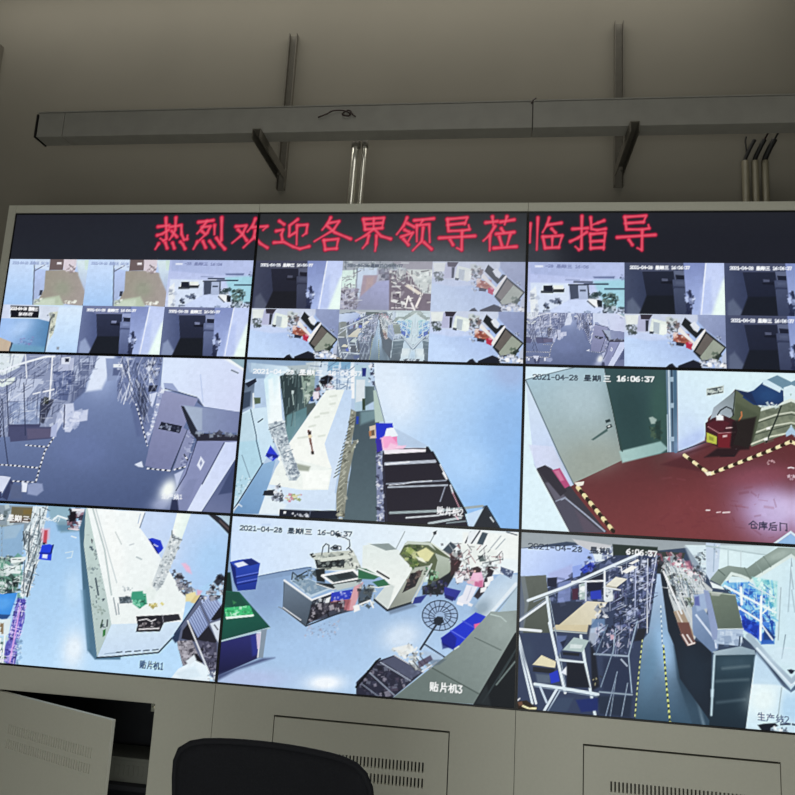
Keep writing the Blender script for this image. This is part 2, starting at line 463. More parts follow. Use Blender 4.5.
    def D(s, ca, cb, w, t, dash):
        # two-coloured hazard tape along a polyline, dash in photo pixels
        q = s.pts(t); seg = np.hypot(*(q[1:]-q[:-1]).T); Lt = seg.sum(); dl = dash*s.k
        cum = np.concatenate([[0], np.cumsum(seg)])
        at = lambda x: np.array([np.interp(x, cum, q[:,0]), np.interp(x, cum, q[:,1])])
        x = 0; i = 0
        while x < Lt:
            s.L((ca, cb)[i%2], w, np.array([at(x), at(min(x+dl, Lt))]), 0.7); x += dl; i += 1
    def K(s, t, pal, n, sz, seed=1, op=0.9, asp=1.0):
        # clutter: many small things nobody could tell apart
        q = s.pts(t); rng = random.Random(seed); pal = pal.split(',')
        lo, hi = q.min(0), q.max(0)
        def inside(x, y):
            r = False
            for i in range(len(q)):
                a, b = q[i], q[(i+1)%len(q)]
                if (a[1] > y) != (b[1] > y) and x < (b[0]-a[0])*(y-a[1])/(b[1]-a[1])+a[0]: r = not r
            return r
        k = 0; tries = 0
        while k < n and tries < n*20:
            tries += 1
            x, y = rng.uniform(lo[0],hi[0]), rng.uniform(lo[1],hi[1])
            if not inside(x, y): continue
            k += 1
            a = rng.uniform(sz[0],sz[1]*1.35)*s.k/2; b = max(0.5, a*rng.choice((0.28,0.4,0.7,1.0))*asp); th = rng.choice((0.1,-0.2,1.2,0.6,rng.uniform(0,3)))
            c, e = math.cos(th), math.sin(th)
            r = np.array([(x+u*a*c-v*b*e, y+u*a*e+v*b*c) for u,v in ((-1,-1),(1,-1),(1,1),(-1,1))])
            s.P(rng.choice(pal), r, 1.3, None, op*0.85)
    def H(s, t, pal, n, ln, angs, w, seed=1, op=0.8):
        # hatch: fine rods, shelf edges and wires running in a few directions
        q = s.pts(t); rng = random.Random(seed); pal = pal.split(','); lo, hi = q.min(0), q.max(0); k = tr = 0
        while k < n and tr < n*20:
            tr += 1; x, y = rng.uniform(lo[0],hi[0]), rng.uniform(lo[1],hi[1]); r = False
            for i in range(len(q)):
                a, b = q[i], q[(i+1)%len(q)]
                if (a[1] > y) != (b[1] > y) and x < (b[0]-a[0])*(y-a[1])/(b[1]-a[1])+a[0]: r = not r
            if not r: continue
            k += 1; th = math.radians(rng.choice(angs)+rng.uniform(-5,5)); l = rng.uniform(*ln)*s.k/2
            d = np.array([math.cos(th), math.sin(th)])*l; m = np.array([x, y])
            s.L(rng.choice(pal), w*rng.uniform(.7,1.4), np.array([m-d, m+d]), 0.9, op)
    def B(s, col): s.px[:] = l3(col)
    def G(s, c0, c1, t):
        A, Bq = s.pts(t); v = Bq-A
        Y, X = np.mgrid[0:s.nv+1, 0:s.nu+1].astype(float)
        f = np.clip(((X-A[0])*v[0]+(Y-A[1])*v[1])/(v@v), 0, 1)[...,None]
        s.px[:] = l3(c0)*(1-f)+l3(c1)*f
    def T(s, txt, t, h, col, w=0.8, op=1.0):
        # overlay writing drawn as pen strokes from the first point to the second; h = height in photo pixels
        A, Bq = s.pts(t); v = Bq-A
        adv = [1.0 if c in HAN else 0.5 for c in txt]; u = v/sum(adv)
        up = np.array([0.0, h*s.k])
        x = 0.0
        for c, a in zip(txt, adv):
            for st in (HAN.get(c) or DIG.get(c) or '').split('/'):
                if not st: continue
                z = [tuple(map(float, p.split(','))) for p in st.split()]
                gw = 12.0 if a == 1.0 else 6.0
                r = np.array([A + u*(x + 0.88*a*zx/gw) + up*(zy/11.5) for zx, zy in z])
                if len(r) == 1: r = np.vstack([r, r+0.01])
                s.L(col, w, r, 0.8, op)
            x += a
    def noise(s, amp, seed=3):
        rng = np.random.default_rng(seed); h, w = s.px.shape[:2]
        n = rng.normal(0, 1, (h, w)); m = rng.normal(0, 1, (h//4+2, w//4+2)).repeat(4, 0).repeat(4, 1)[:h, :w]
        s.px = np.clip(s.px*(1+amp*(0.45*n+0.55*m))[...,None], 0, 1)
    def extend(s):
        # beyond the photo's own edge continue the picture from its last seen samples
        x0, y0, x1, y1 = s.proto
        for r in range(s.nv+1):
            y = y0+(y1-y0)*r/s.nv
            px = to_photo(np.column_stack([x0+(x1-x0)*np.arange(s.nu+1)/s.nu, np.full(s.nu+1, y)]))[:, 0]
            ok = np.where((px > 1) & (px < 792))[0]
            i = np.arange(s.nu+1); i = np.where(i > ok[-1], 2*ok[-1]-i, i); i = np.where(i < ok[0], 2*ok[0]-i, i)
            s.px[r] = s.px[r, np.clip(i, 0, s.nu)]
    def sharpen(s, amt=0.5, n=3):
        b = s.px
        for _ in range(n):
            p = np.pad(b, ((1,1),(1,1),(0,0)), 'edge')
            b = (p[:-2,1:-1]+p[2:,1:-1]+p[1:-1,:-2]+p[1:-1,2:]+p[1:-1,1:-1]*2)/6
        s.px = np.clip(s.px+amt*(s.px-b), 0, 1)
    def tone(s, gain=1.0, lift=None, f=0.0):
        p = s.px*gain
        if lift: p = p*(1-f)+l3(lift)*f
        s.px = np.clip(p, 0, 1)

HAN = {
'星': '3,0 9,0 9,4 3,4 3,0/3,2 9,2/4,5 2,7/2,6 11,6/6,5 6,11/3,8.5 9,8.5/1,11 11,11',
'期': '0,2 6,2/1,0 1,8/5,0 5,8/1,4 5,4/1,6 5,6/0,8 6,8/2,9 0,11/4,9 6,11/7,11 8,8 8,1 11,1 11,11/8,4 11,4/8,7 11,7',
'三': '2,1 10,1/3,6 9,6/1,11 11,11',
'贴': '1,8 1,1 5,1 5,8/3,3 3,7 1,11/3.5,8 5,11/8,0 8,6/8,3 11.5,3/7,11 7,6 11,6 11,11 7,11',
'片': '4,0 4,6 2,11/8,0 8,4/4,4 11,4/4,7 9,7 9,11',
'机': '0,3 5,3/3,0 3,11/3,4 0,8/3,4 5,6/5,11 7,7 7,1 10,1 10,10 12,10 12,8',
'生': '3,1 1,4/2,3 10,3/6,0 6,11/2,7 10,7/1,11 11,11',
'产': '6,0 6,1/1,2 11,2/4,3 5,5/8,3 7,5/11,5 2,5 2,8 0,11',
'线': '3,0 1,4 4,4 1,8 5,7/1,11 5,9/6,3 11,2/6,6 11,5/8,0 9,7 12,11/11,7 7,11',
'仓': '0,5 6,0 12,5/3,5 8,5 8,8/3,5 3,10 10,10 10,8',
'库': '6,0 6,1/11,2 1,2 1,8 0,11/3,4 10,4/6,3 4,6 10,6/7,5 7,11/2,8 11,8',
'后': '9,0 2,2 2,8 0,11/2,4 11,4/4,11 4,7 10,7 10,11 4,11',
'门': '2,0 3,1/2,2 2,11/4,1 11,1 11,11 9,10'}
DIG = {'0': '1,1 4,1 5,3 5,8 4,10 1,10 0,8 0,3 1,1', '1': '1,2 3,0.5 3,10/1,10 5,10', '2': '0,2 1,1 4,1 5,2.5 5,4 0,10 5,10',
'3': '0,1 5,1 2.5,4.5 5,6.5 4.5,9.5 2,10.2 0,9', '4': '4,10 4,1 0,7 5.5,7', '6': '4.5,1 1,3.5 0,7 1,10 4,10 5,7.5 4,5.5 0.5,6',
'7': '0,1 5,1 2,10', '8': '2.5,1 0.5,2.5 4.8,7 4,10 1,10 0.2,7.5 4.5,3 2.5,1', '-': '0.5,6 4.5,6', ':': '2.5,3.5/2.5,8.5'}
STAMP = '2021-04-28 星期三 16:06:37'

# crop frames the drawings below are written in: origin x, origin y, units per photo pixel
IX, IY = 0.0060/PW, 0.0060/PH
def cell(i, j, a=None, b=None):
    x0, x1, y0, y1 = i+IX, i+1-IX, j+IY, j+1-IY
    if a is None: return (x0, y0, x1, y1)
    return (x0+(x1-x0)*a/3, y0+(y1-y0)*b/3, x0+(x1-x0)*(a+1)/3, y0+(y1-y0)*(b+1)/3)

def v_corridor(rect, gain=1.0, lift='2c3450', f=0.0):
    c = Canvas(rect, cell(0,0,1,2), {'q': (75,302,8.368)}); P, L = c.P, c.L
    c.B('5f6b95')
    P('66729a>4d5982', 'q60,30 185,80 185,310 110,440 15,440', 1, 'q50,240 190,240')
    P('93a2c6', 'q40,330 80,300 130,395 105,440 20,440', 3)
    P('737ba0', 'q60,25 480,25 395,100 175,100', 2)
    P('2e344c>262b40', 'q175,98 392,98 375,300 180,300', .9, 'q280,110 280,290'); P('1b1f28', 'q180,285 372,285 360,450 100,450', 2)
    P('8088aa', 'q302,153 343,156 343,176 302,173'); P('191c2c', 'q290,178 370,172 370,196 295,192')
    P('9aa6cd', 'q392,95 468,95 465,165 395,160'); P('20253a', 'q400,125 465,130 460,165 400,160')
    P('6f7ba3', 'q375,162 465,165 460,230 372,225'); P('8390b8', 'q392,175 450,178 448,200 395,198', 2); P('4a5478', 'q372,212 462,218 460,232 372,226', 1.2); P('6b78a0>525d84', 'q372,230 465,232 445,450 360,450', 1, 'q400,240 400,430')
    if gain != 1.0 or f: c.tone(gain, lift, f)
    P('8290c2>a9bae6', 'q468,30 622,30 520,450 440,450', 1.2, 'q500,60 520,430'); P('c3d0f5>cfdcf8', 'q620,30 800,30 760,450 520,450', .9, 'q700,40 620,420'); P('b4c3ee', 'q560,230 640,150 620,420 520,440', 4, None, .7)
    P('ecfcf6', 'q715,185 780,90 760,450 605,450', 4); L('eef3ff', 0.9, 'q622,40 535,450', .9); L('20253c', .8, 'q752,150 762,158')
    P('1c2036', 'q444,300 470,290 478,240 492,245 490,330 470,450 440,440', 1.2, None, .85); c.K('q445,280 510,225 505,330 450,440', '1f2540,2b3352,8a97c0,d8e2fa', 26, (1,3), 4); P('b8c6ea', 'q440,300 462,290 465,330 448,345', 1.2)
    c.T(STAMP, 'q98,54 510,60', 2.6, 'f4f8ff', .8)
    return c

def v_lobby(rect):
    c = Canvas(rect, cell(0,0,2,1), {'q': (165,255,8.368)}); P, L, K = c.P, c.L, c.K
    c.G('b4bfe8', 'cfdaf6', 'q400,50 400,440')
    P('a9b6de>b8c4ea', 'q55,35 770,40 755,190 50,130', 2, 'q100,100 700,100')
    P('d6e2f6', 'q60,200 320,205 312,335 100,450 20,450 40,200', 2)
    P('e9eff2', 'q30,270 75,230 80,430 20,440', 2); K('q30,280 80,260 80,420 30,430', '8d96a8,e2e8f0,b9c4d8', 14, (1,3), 2)
    P('1d2230', 'q132,224 200,220 200,275 130,280'); P('2b3136', 'q200,240 285,245 278,275 200,275'); P('e8efe8', 'q205,220 278,220 278,250 205,252')
    P('3a4148', 'q110,262 205,270 200,282 110,282')
    P('98d4de', 'q500,185 760,170 735,400 565,400', 4, None, .75); P('aebbd8', 'q318,216 456,214 456,332 315,335')
    P('454e63', 'q322,222 386,220 382,322 322,332'); P('3a4358', 'q395,255 440,255 440,268 395,268'); L('28303e', 1.2, 'q318,218 458,215 456,330')
    L('27324a', 1.3, 'q360,194 492,196'); L('27324a', 1.4, 'q435,212 605,211'); L('33465c', 1.4, 'q580,249 745,249'); P('6b78a0', 'q500,152 660,150 655,168 510,166', 1.5)
    L('8894b8', .8, 'q300,178 400,180'); K('q690,140 750,140 750,180 690,180', '3c4660,8c98bc', 6, (1,2), 3)
    P('cddaf8', 'q310,338 452,330 560,445 115,445', 2)
    K('q555,300 620,270 670,320 655,405 560,405', '2a3f38,4c5d57,1c2a2e,6d807c', 60, (1,2.6), 5)
    K('q450,272 540,285 515,325 450,325', '26363a,44565a,7f8c90', 22, (1,2.6), 6)
    K('q150,330 285,320 275,362 155,365', '2e3548,596580,9aa6c0', 20, (1,2.8), 7); K('q110,370 165,360 160,425 112,430', '252b3a,5d6880', 14, (1,2.6), 8)
    P('eef2f4', 'q448,328 520,330 512,395 460,362'); L('20262e', 1, 'q445,345 492,392'); P('20262e', 'q512,332 550,340 548,392 515,390')
    K('q560,395 730,390 725,440 560,440', '1d2530,3a4a55,c8d6e4,8092a0', 34, (1,3), 9)
    K('q300,425 560,425 560,450 300,450', '5a6a80,8a9ab8,c8d6f0', 12, (1,3), 19)
    P('e2e8f8', 'q85,65 145,65 145,80 85,80', 1.2); c.T('-28 星期三 16:06', 'q165,58 480,66', 2.6, '7f89b4', .7)
    return c

def v_doorway(rect):
    c = Canvas(rect, cell(0,0,0,1), {'q': (0,255,8.833)}); P, L, K = c.P, c.L, c.K
    c.B('b9cdf2')
    P('c9ddfa>a9cbf5', 'q85,20 300,25 285,460 20,460', 1, 'q200,80 150,420')
    P('b7c9f0>a8b8dc', 'q300,115 402,140 385,300 310,390 285,400', 1, 'q350,140 330,380'); L('585d6e', 1.1, 'q302,60 285,440')
    P('cfdff5', 'q303,25 440,25 432,130 303,112'); L('666b82', 1, 'q305,135 388,88'); K('q330,60 430,50 425,100 330,90', '9aa6c8,e4ecf8', 10, (1,2), 2)
    P('9d978c>a59c98', 'q398,135 560,128 690,150 760,300 755,455 330,400 385,300', 1.4, 'q420,250 740,300')
    P('979e8c', 'q470,240 600,220 620,350 480,360', 6, None, .7); P('b9c6b0', 'q300,392 520,355 570,460 285,460', 3); P('c9d6c4', 'q320,400 480,380 480,450 300,450', 3)
    P('6d5f60', 'q440,30 565,30 552,128 428,132'); P('d9cfd8', 'q560,30 680,30 655,150 555,130'); P('e6e2e8', 'q500,60 540,60 540,80 500,80')
    K('q590,90 670,85 650,150 580,150', '3a3436,e6e0e4,8d7f84', 16, (1,2.6), 3)
    P('d8e8ee>aebfe0', 'q670,40 800,40 790,300 755,340 690,180', 2.5, 'q740,60 740,320'); P('cfe4dc', 'q745,40 790,40 775,130 745,125')
    P('2d3242', 'q348,308 372,308 362,352 340,355'); K('q300,390 360,385 350,425 290,430', 'f2f6f2,7f8a90', 8, (1,2.5), 4)
    K('q575,402 675,402 670,424 570,424', 'f8faf4,e8ece0', 14, (1,2.2), 5, .95); P('2a2f3a', 'q735,420 755,415 750,445 720,445')
    c.T('2021-04-28 星期三 16:06', 'q110,55 430,60', 2.6, '9aaad0', .7)
    return c

def v_blueroom(rect):
    c = Canvas(rect, rect, {'q': (0,302,8.833)}); P, L, K = c.P, c.L, c.K
    c.B('cfe4fb')
    P('d2dcf2', 'q-40,0 310,0 310,150 -40,150', 1)
    P('a3c4f3>5282ae', 'q-60,140 442,148 388,460 -60,460', 1, 'q60,260 430,290')
    P('b4d0f6', 'q150,150 310,148 190,300 60,300', 6, None, .8); P('6ea0be', 'q95,365 390,395 385,460 60,460', 4, None, .8)
    K('q165,310 290,310 280,372 160,372', '8a7fb8,9db4e0,6b86b8', 26, (.8,1.8), 2); P('c6b49f', 'q-60,288 95,352 68,460 -60,460', 1); P('3f4d5e', 'q95,352 110,360 80,445 66,445')
    P('d3dcec', 'q340,30 520,40 500,120 430,170 340,148', 1.5); P('cdd2c2', 'q425,95 512,80 470,275 430,330 440,150', 1.4)
    K('q445,100 510,90 470,270 430,300', '8f9688,5d6464,e6ead8', 20, (1,2.6), 3); L('3a4452', 1.2, 'q440,150 390,450', 1)
    P('d8eafd>bcd9fa', 'q515,45 760,45 700,460 385,460 470,270', 1.5, 'q620,60 560,430')
    P('8d96a4', 'q495,395 520,395 515,420 495,418', 1.2); K('q410,100 480,95 480,125 412,120', '3a4250,aeb6b4', 7, (1,2), 8)
    P('14161f', 'q90,28 342,34 336,137 88,134'); c.T('2021-04-28 星期三', 'q92,42 335,48', 3.0, 'f4f6fa', 1); c.T(' 16:06:37 ', 'q150,90 300,94', 2.9, 'eef0f4', 1.1)
    return c

def v_office(rect, pale=0.0):
    c = Canvas(rect, cell(1,0,0,2), {'q': (245,304,7.95)}); P, L, K = c.P, c.L, c.K
    c.G('a9bfe8', 'c4dafa', 'q400,180 200,400')
    P('c9d2e6', 'q40,20 580,30 520,150 350,190 40,172', 2); P('c6d4f2', 'q40,160 350,185 380,220 200,230 40,200', 3)
    K('q58,108 132,108 128,178 58,178', '2a3334,3f4a4c,55605f', 24, (1,3), 2); P('e2e8e6', 'q55,40 155,40 140,110 60,110', 1.5)
    P('b6b9d6', 'q150,45 242,45 192,162 128,162', 1.5); P('35303c', 'q162,35 248,38 222,75 165,72'); P('2b2f3d', 'q195,78 218,78 206,162 188,162')
    P('e3ece6', 'q240,65 362,98 312,192 212,168'); P('b4c0ca', 'q250,90 292,100 280,182 240,172'); P('eef4ee', 'q300,110 345,115 330,185 290,180')
    P('2c3440', 'q216,160 245,165 240,182 215,178'); K('q320,60 440,70 430,110 330,100', '3f4a50,c8d0d0,6b7678', 18, (1,3), 3)
    K('q342,100 432,92 402,172 345,172', '2b3138,4c545c,d0d6da,6a5a5a', 34, (1,3), 4)
    P('a2604f', 'q380,180 472,190 502,242 470,262 372,235'); K('q375,180 480,185 500,240 380,240', '7f3f38,c87f68,e6d0c8,8f4a48', 18, (1,3), 5)
    K('q330,190 385,195 370,275 340,250', 'e6eaf0,a8b2c4,59637a', 12, (1,2.6), 6); P('2b2c3c', 'q392,238 450,250 440,272 390,266'); P('b32d4a', 'q460,240 508,248 494,300 458,282'); P('d88a9c', 'q478,236 505,240 500,256 480,252')
    P('e9e6e4', 'q412,160 430,130 520,240 600,140 614,166 512,305 494,282 512,255', 1); P('1f2327', 'q470,58 522,108 548,168 574,138 600,142 532,214 440,112'); P('dfe5ee', 'q500,110 532,88 566,130 546,168 522,150')
    P('94a0c4>8490b6', 'q560,30 780,30 770,300 612,158 560,90', 2, 'q600,60 740,250'); P('222629', 'q605,158 738,278 662,372 560,385 503,312'); P('66605c', 'q608,176 652,222 556,340 520,310'); P('9aa295', 'q652,222 722,282 655,362 560,376 548,350')
    K('q640,310 692,330 682,392 648,385', '1d2420,33403a,5a6a5c', 18, (1,2.6), 7); K('q665,190 700,185 705,215 675,215', '454f68,c0cae0', 5, (1,2.6), 17)
    P('b8c2d8', 'q740,290 770,290 755,440 690,440 700,350', 2); P('1b1e2a', 'q300,432 330,405 352,398 378,432', 1.2); P('1b1e2a', 'q385,436 392,415 500,372 552,395 556,440', 1.2)
    K('q535,372 740,375 735,432 560,425', 'eceef2,c4cad6,3a3d48,82899a', 40, (1,3.2), 8); K('q570,392 740,405 735,425 570,412', 'ffffff,eef0f4', 16, (1.2,2.4), 9)
    if pale: c.tone(1.0, 'b9bccd', pale)
    return c

def v_production(rect):
    c = Canvas(rect, cell(1,0,1,1), {'q': (335,256,7.95)}); P, L, K = c.P, c.L, c.K
    c.B('b0b2c6'); P('a3a9b4', 'q40,20 800,20 790,112 40,112', 2); K('q70,45 560,50 560,105 70,100', '7f8890,c2ccd0,949eb0,5f6a70', 60, (1,3.4), 2)
    P('a1a0ac', 'q440,40 790,40 780,110 570,105', 2); P('d6eae4', 'q55,112 170,108 162,255 50,255', 1.5); L('6b7a80', 1.2, 'q176,100 174,260')
    P('c6d4e8', 'q182,88 335,90 330,150 222,160 190,340 165,330', 2); P('a899a6', 'q225,150 338,150 300,320 196,330', 2); P('b3a0a4', 'q250,170 310,165 290,280 240,280', 3)
    P('a6aace>9498b4', 'q330,205 445,180 432,440 145,440 200,320', 3, 'q380,230 300,420'); P('7b7a8a', 'q345,110 450,95 440,190 350,190', 2); K('q350,95 460,95 450,190 350,190', '5f6270,8f93a4,b8bcc8', 26, (1,3), 3)
    K('q52,250 185,250 180,425 45,425', '54505e,8a8496,c8c6d0,6b6672,9a9aa8', 80, (1,3.2), 4)
    P('7c7380', 'q430,115 795,115 770,440 428,440', 1.6); K('q440,110 560,115 550,220 440,230', 'd8dcdc,8f929a,55525c,b8bcc0', 60, (1,3), 5)
    P('cdd4d4', 'q570,105 795,105 780,300 690,292', 1.6); K('q590,120 770,120 765,290 690,280', 'e6ecec,9aa2a4,bcc4c6', 40, (1,3), 6)
    L('e4e4e2', 1.6, 'q455,290 512,288'); L('e0e0e0', 3, 'q455,352 558,376'); P('ddd6cc', 'q550,232 585,225 692,295 660,305', 1); L('efe8e4', 2.2, 'q690,300 645,398'); L('e8e4e2', 1.8, 'q582,320 558,400'); L('efeaea', 1.8, 'q585,322 632,430'); L('d8d4d8', 1.2, 'q450,410 620,412')
    L('d8dadc', 1.2, 'q455,240 520,240'); K('q455,250 560,250 560,400 455,400', '4f4854,a49ea8,6b6370', 22, (1.5,4), 7); K('q650,390 700,390 700,420 650,420', 'f0f0f0,bbb', 0, (1,2), 8)
    c.H('q440,110 790,110 770,430 440,430', 'd8dcdc,55505a,eceae6,9a96a0', 46, (3,9), (85,20,35,-8), .8, 9, .8); c.H('q52,110 200,110 185,420 50,420', '5a5864,d8dce0,8f8d9a', 40, (3,8), (88,0,-30), .7, 10, .7); c.H('q80,45 560,45 560,110 80,110', '6d7680,d4dce0,9aa4ac', 40, (3,9), (0,10,85), .7, 11, .7)
    c.T(STAMP, 'q100,62 540,66', 2.6, '5f6878', .7)
    return c

def v_aisle(rect, small=False):
    c = Canvas(rect, cell(0,1), {'a': (0,350,6.115), 'b': (120,350,6.115), 'c': (0,430,6.115), 'd': (120,430,6.115)}); P, L, K, D = c.P, c.L, c.K, c.D
    c.G('8394be', '4c5b82', 'a500,60 c560,480'); P('6c7cab', 'c300,60 600,0 700,200 400,260', 14, None, .5)
    P('a3b4da', 'a560,40 700,40 720,260 500,280', 9, None, .7); P('dce6f8', 'a600,20 702,20 690,90 618,240 520,255 540,180', 4)
    P('8c97b6', 'a-60,10 600,22 560,130 500,250 430,330 330,470 150,530 -60,530', 1.6)
    K('a-60,20 600,22 560,130 430,330 330,460 -60,500', '5a6688,aeb8d2,dfe6f4,454e6c,7c88ab,98a4c4', 150, (1.2,4), 2, .7)
    P('dde7ee', 'a-60,15 150,20 115,105 -60,190', 2); K('a-60,20 130,20 110,110 -60,170', '9aa8a8,f0f6f4,b8c4c4', 30, (1,3), 3); P('e4efe8', 'a-60,190 90,165 85,200 -60,250', 1.4)
    P('bcc6de', 'a95,175 258,175 150,312 35,312 60,220', 1); P('94a3c4', 'a50,318 252,310 242,450 58,452', 1); K('a60,325 245,320 235,445 60,445', 'a8b6d4,8494b8,c2cce2', 40, (2,6), 4)
    P('3a3f55', 'a248,295 330,300 262,450 240,440', 1.4); P('2a2f2c', 'a265,285 300,290 290,330 262,325', 1.5); P('5a678f', 'a320,130 442,120 410,310 330,300', 1); K('a325,135 440,125 405,300 330,300', '6d7aa2,475480,8a96ba', 30, (2,5), 5)
    P('b6bed8', 'a365,60 452,45 445,122 350,130', 1); P('d9dfee', 'a370,45 430,40 420,85 375,85', 1); P('23283c', 'a395,50 420,50 418,72 395,72', 1.4); P('6b7697', 'a480,58 545,52 540,155 480,165', 1); P('aeb9d4', 'a485,52 545,50 542,72 485,74', 1)
    P('a9b4cf', 'a455,95 478,92 470,210 452,215', 1); P('4d587c', 'a440,215 520,170 520,250 430,330', 3, None, .7)
    H = c.H
    H('a-60,30 560,30 540,150 430,330 250,440 -60,460', '2c3350,39415f,dfe6f4,aeb9d6,4a5474,f0f4fa', 190, (5,16), (88,92,-4,-38,-40), .7, 21, .42)
    H('a0,170 260,180 240,440 20,450', '2f3858,c4cee4,6d7aa0', 60, (6,18), (90,-38), .7, 22, .5); H('a440,60 600,40 500,250 430,320', '3b456a,c8d2e8,5a668c', 50, (5,14), (86,-5,-50), .7, 23, .45)
    L('eaf0fa', 2.2, 'a-40,150 100,90 280,38 330,38', 1.2); L('f2f6ff', 1.4, 'a318,40 300,300', .9); L('eef2fb', 1.6, 'a262,255 325,240'); L('eef2fb', 1.3, 'a200,268 240,258'); L('e6ecf6', 1.2, 'a152,25 160,170')
    P('434768', 'a50,455 245,452 220,530 45,530', 1); P('4a4e70', 'c45,-20 325,-20 310,52 60,72', 1.4); P('5d5a78', 'c160,-10 320,-10 310,45 165,55', 2)
    for x in ('a10,300 20,530', 'a38,215 48,460', 'a142,200 152,520', 'c15,-20 45,210', 'a245,320 240,450'): L('2f3755', 1.0, x)
    P('c9d1e8', 'a388,330 446,324 452,380 536,362 530,430 470,440 425,502 395,500 380,440 330,525 312,525 352,390', 1.8); K('a350,340 530,370 460,480 350,480', 'dfe5f6,a9b4d2,c0cae6', 30, (2,5), 6); L('3c4262', 1.2, 'a392,335 388,470')
    P('b0badc', 'a310,470 350,440 340,530 305,530', 1.5)
    D('e6ecf6', '20263c', 1.5, 'c325,45 270,130 240,230 215,318', 2.2); D('e0e6f2', '20263c', 1.3, 'c155,92 275,102', 2.2); D('e6ecf6', '20263c', 1.4, 'c-20,210 60,215 240,232', 2.2); D('e0e6f2', '262c44', 1.4, 'c75,312 215,320', 2.4)
    P('d5dcf0', 'c-60,270 62,288 10,385 -60,395', 1); P('363e60', 'c62,300 78,320 40,430 5,410', 1.2); P('e2e8f6', 'c130,318 166,325 158,380 128,378', 1.2); P('8f9cc0', 'c165,335 200,322 255,328 262,370 222,402 165,392', 2.4); P('5b6686', 'c60,330 130,340 130,420 60,420', 3, None, .7)
    P('6f7ca4', 'b-20,35 262,40 170,530 120,530 90,330 -20,300', 2); P('8b9abf', 'b-90,50 0,50 -10,180 -80,190', 1.6); P('e8eef4', 'a690,85 750,85 745,105 690,105', 1.2); P('5a668c', 'a690,110 750,108 745,155 685,155', 2)
    K('b-20,40 255,45 185,420 120,420 90,330 -20,280', '39425f,a5b1d4,dfe6f6,566288,8592b8', 90, (1,3), 7, .7); P('23283c', 'b175,215 228,215 215,252 170,255', 1.4); P('33394f', 'b105,250 160,300 150,400 110,380', 3, None, .8); P('d2daf0', 'b178,270 225,255 195,350 180,330', 1.5)
    L('e8eefa', .9, 'b45,60 60,200'); L('e8eefa', 1, 'b95,180 170,300'); L('dfe6f4', .9, 'b60,180 20,330'); L('dde4f2', .9, 'b170,60 180,200'); K('b130,60 250,70 240,200 150,180', '2f3650,9aa6c6,e2e8f4', 30, (1.2,3.6), 8)
    H('b-20,40 250,45 190,330 150,430 90,330 -10,300', '232a44,dfe6f6,9aa8cc,39425f,eef2fa', 150, (4,15), (66,62,105,100), .75, 24, .45); H('b50,180 170,250 160,420 100,340', '1f2438,2e3650,8a98be', 40, (6,16), (66,62,95), .9, 25, .55)
    P('55628c', 'b60,320 110,320 160,530 100,530', 3, None, .6)
    D('dbe3f4', '273050', 1.3, 'b95,330 125,430 d140,0 165,95', 2.4)
    P('d9e6fc>d3dbf6', 'b262,35 780,35 770,385 510,345 480,295 350,250 245,250', 1.1, 'b320,120 700,330'); P('f0f7f8', 'b620,45 700,45 775,115 775,140', 3); P('96b3c0', 'b655,45 790,45 775,125', 1.2); L('6a7684', 1.3, 'b680,122 720,140'); L('b8c8ea', .8, 'b490,150 505,320')
    P('98a6cc', 'b265,200 320,203 355,250 270,240', 1.2); L('39415c', .8, 'b275,235 470,290')
    P('a0a8ca', 'b240,215 265,245 200,480 d160,100 165,30 185,-20', 1)
    P('9297bb>777da4', 'b265,245 475,297 385,475 d410,0 300,252 150,218 178,90 215,-60', 1, 'b350,260 d220,240'); K('b236,240 262,248 185,520 162,510', 'f2f6fc,7c88b0,dfe6f4,98a4c8', 50, (1,2.4), 9)
    P('1e2233', 'b250,438 378,464 362,508 232,482', 1); K('b255,448 370,468 360,500 240,478', 'aab4cc,3a4056,8e98b0', 26, (1,2.2), 10); L('31384f', 1, 'd410,0 305,255')
    P('22273a', 'd395,40 415,60 402,100 380,95', 1); P('22273a', 'd362,150 380,160 350,205 335,200', 1); P('8990b4', 'd410,0 470,-20 400,220 320,245', 1.2); K('d420,0 470,0 440,200 370,220', 'aeb6d4,5a6288,c6cee4', 26, (1,3), 11)
    P('d8e0f0', 'd85,210 130,190 140,228 110,225', 1.4); D('e6ecf6', '1f2438', 1.4, 'd165,235 300,248', 2.4); D('e6ecf6', '1f2438', 1.4, 'd330,242 432,215 390,150', 2.4)
    P('8890b8', 'd470,60 730,65 560,330 410,505 300,505 380,270', 1.2); P('7b84aa', 'd300,470 420,300 470,300 400,505 280,505', 3, None, .6)
    P('d4def0', 'd300,270 350,350 340,420 240,450 220,400', 5, None, .9); P('f3f8f4', 'd305,275 325,330 330,390 300,410 240,425 250,380', 5); P('c0cae6', 'd330,270 390,240 345,350', 2); P('aab4d4', 'd200,430 300,425 300,490 180,490', 6, None, .7); P('2c3352', 'd315,425 350,425 358,500 300,500', 2)
    L('2a3150', .8, 'd470,60 400,270 340,370'); P('dfe5f6', 'd468,215 492,160 516,195 490,248', 1.2); P('8f97ba', 'd484,205 493,180 502,200 492,222', 1)
    P('cfdaf8>d8e2fa', 'd635,75 725,72 715,160 495,500 405,500', .9, 'd640,100 450,480'); P('47547c>6c769c', 'd718,155 690,520 490,520', 1, 'd700,200 560,480'); P('39456a', 'd600,395 712,180 700,380', 2, None, .8)
    L('3d466a', 1.1, 'd635,78 500,330')
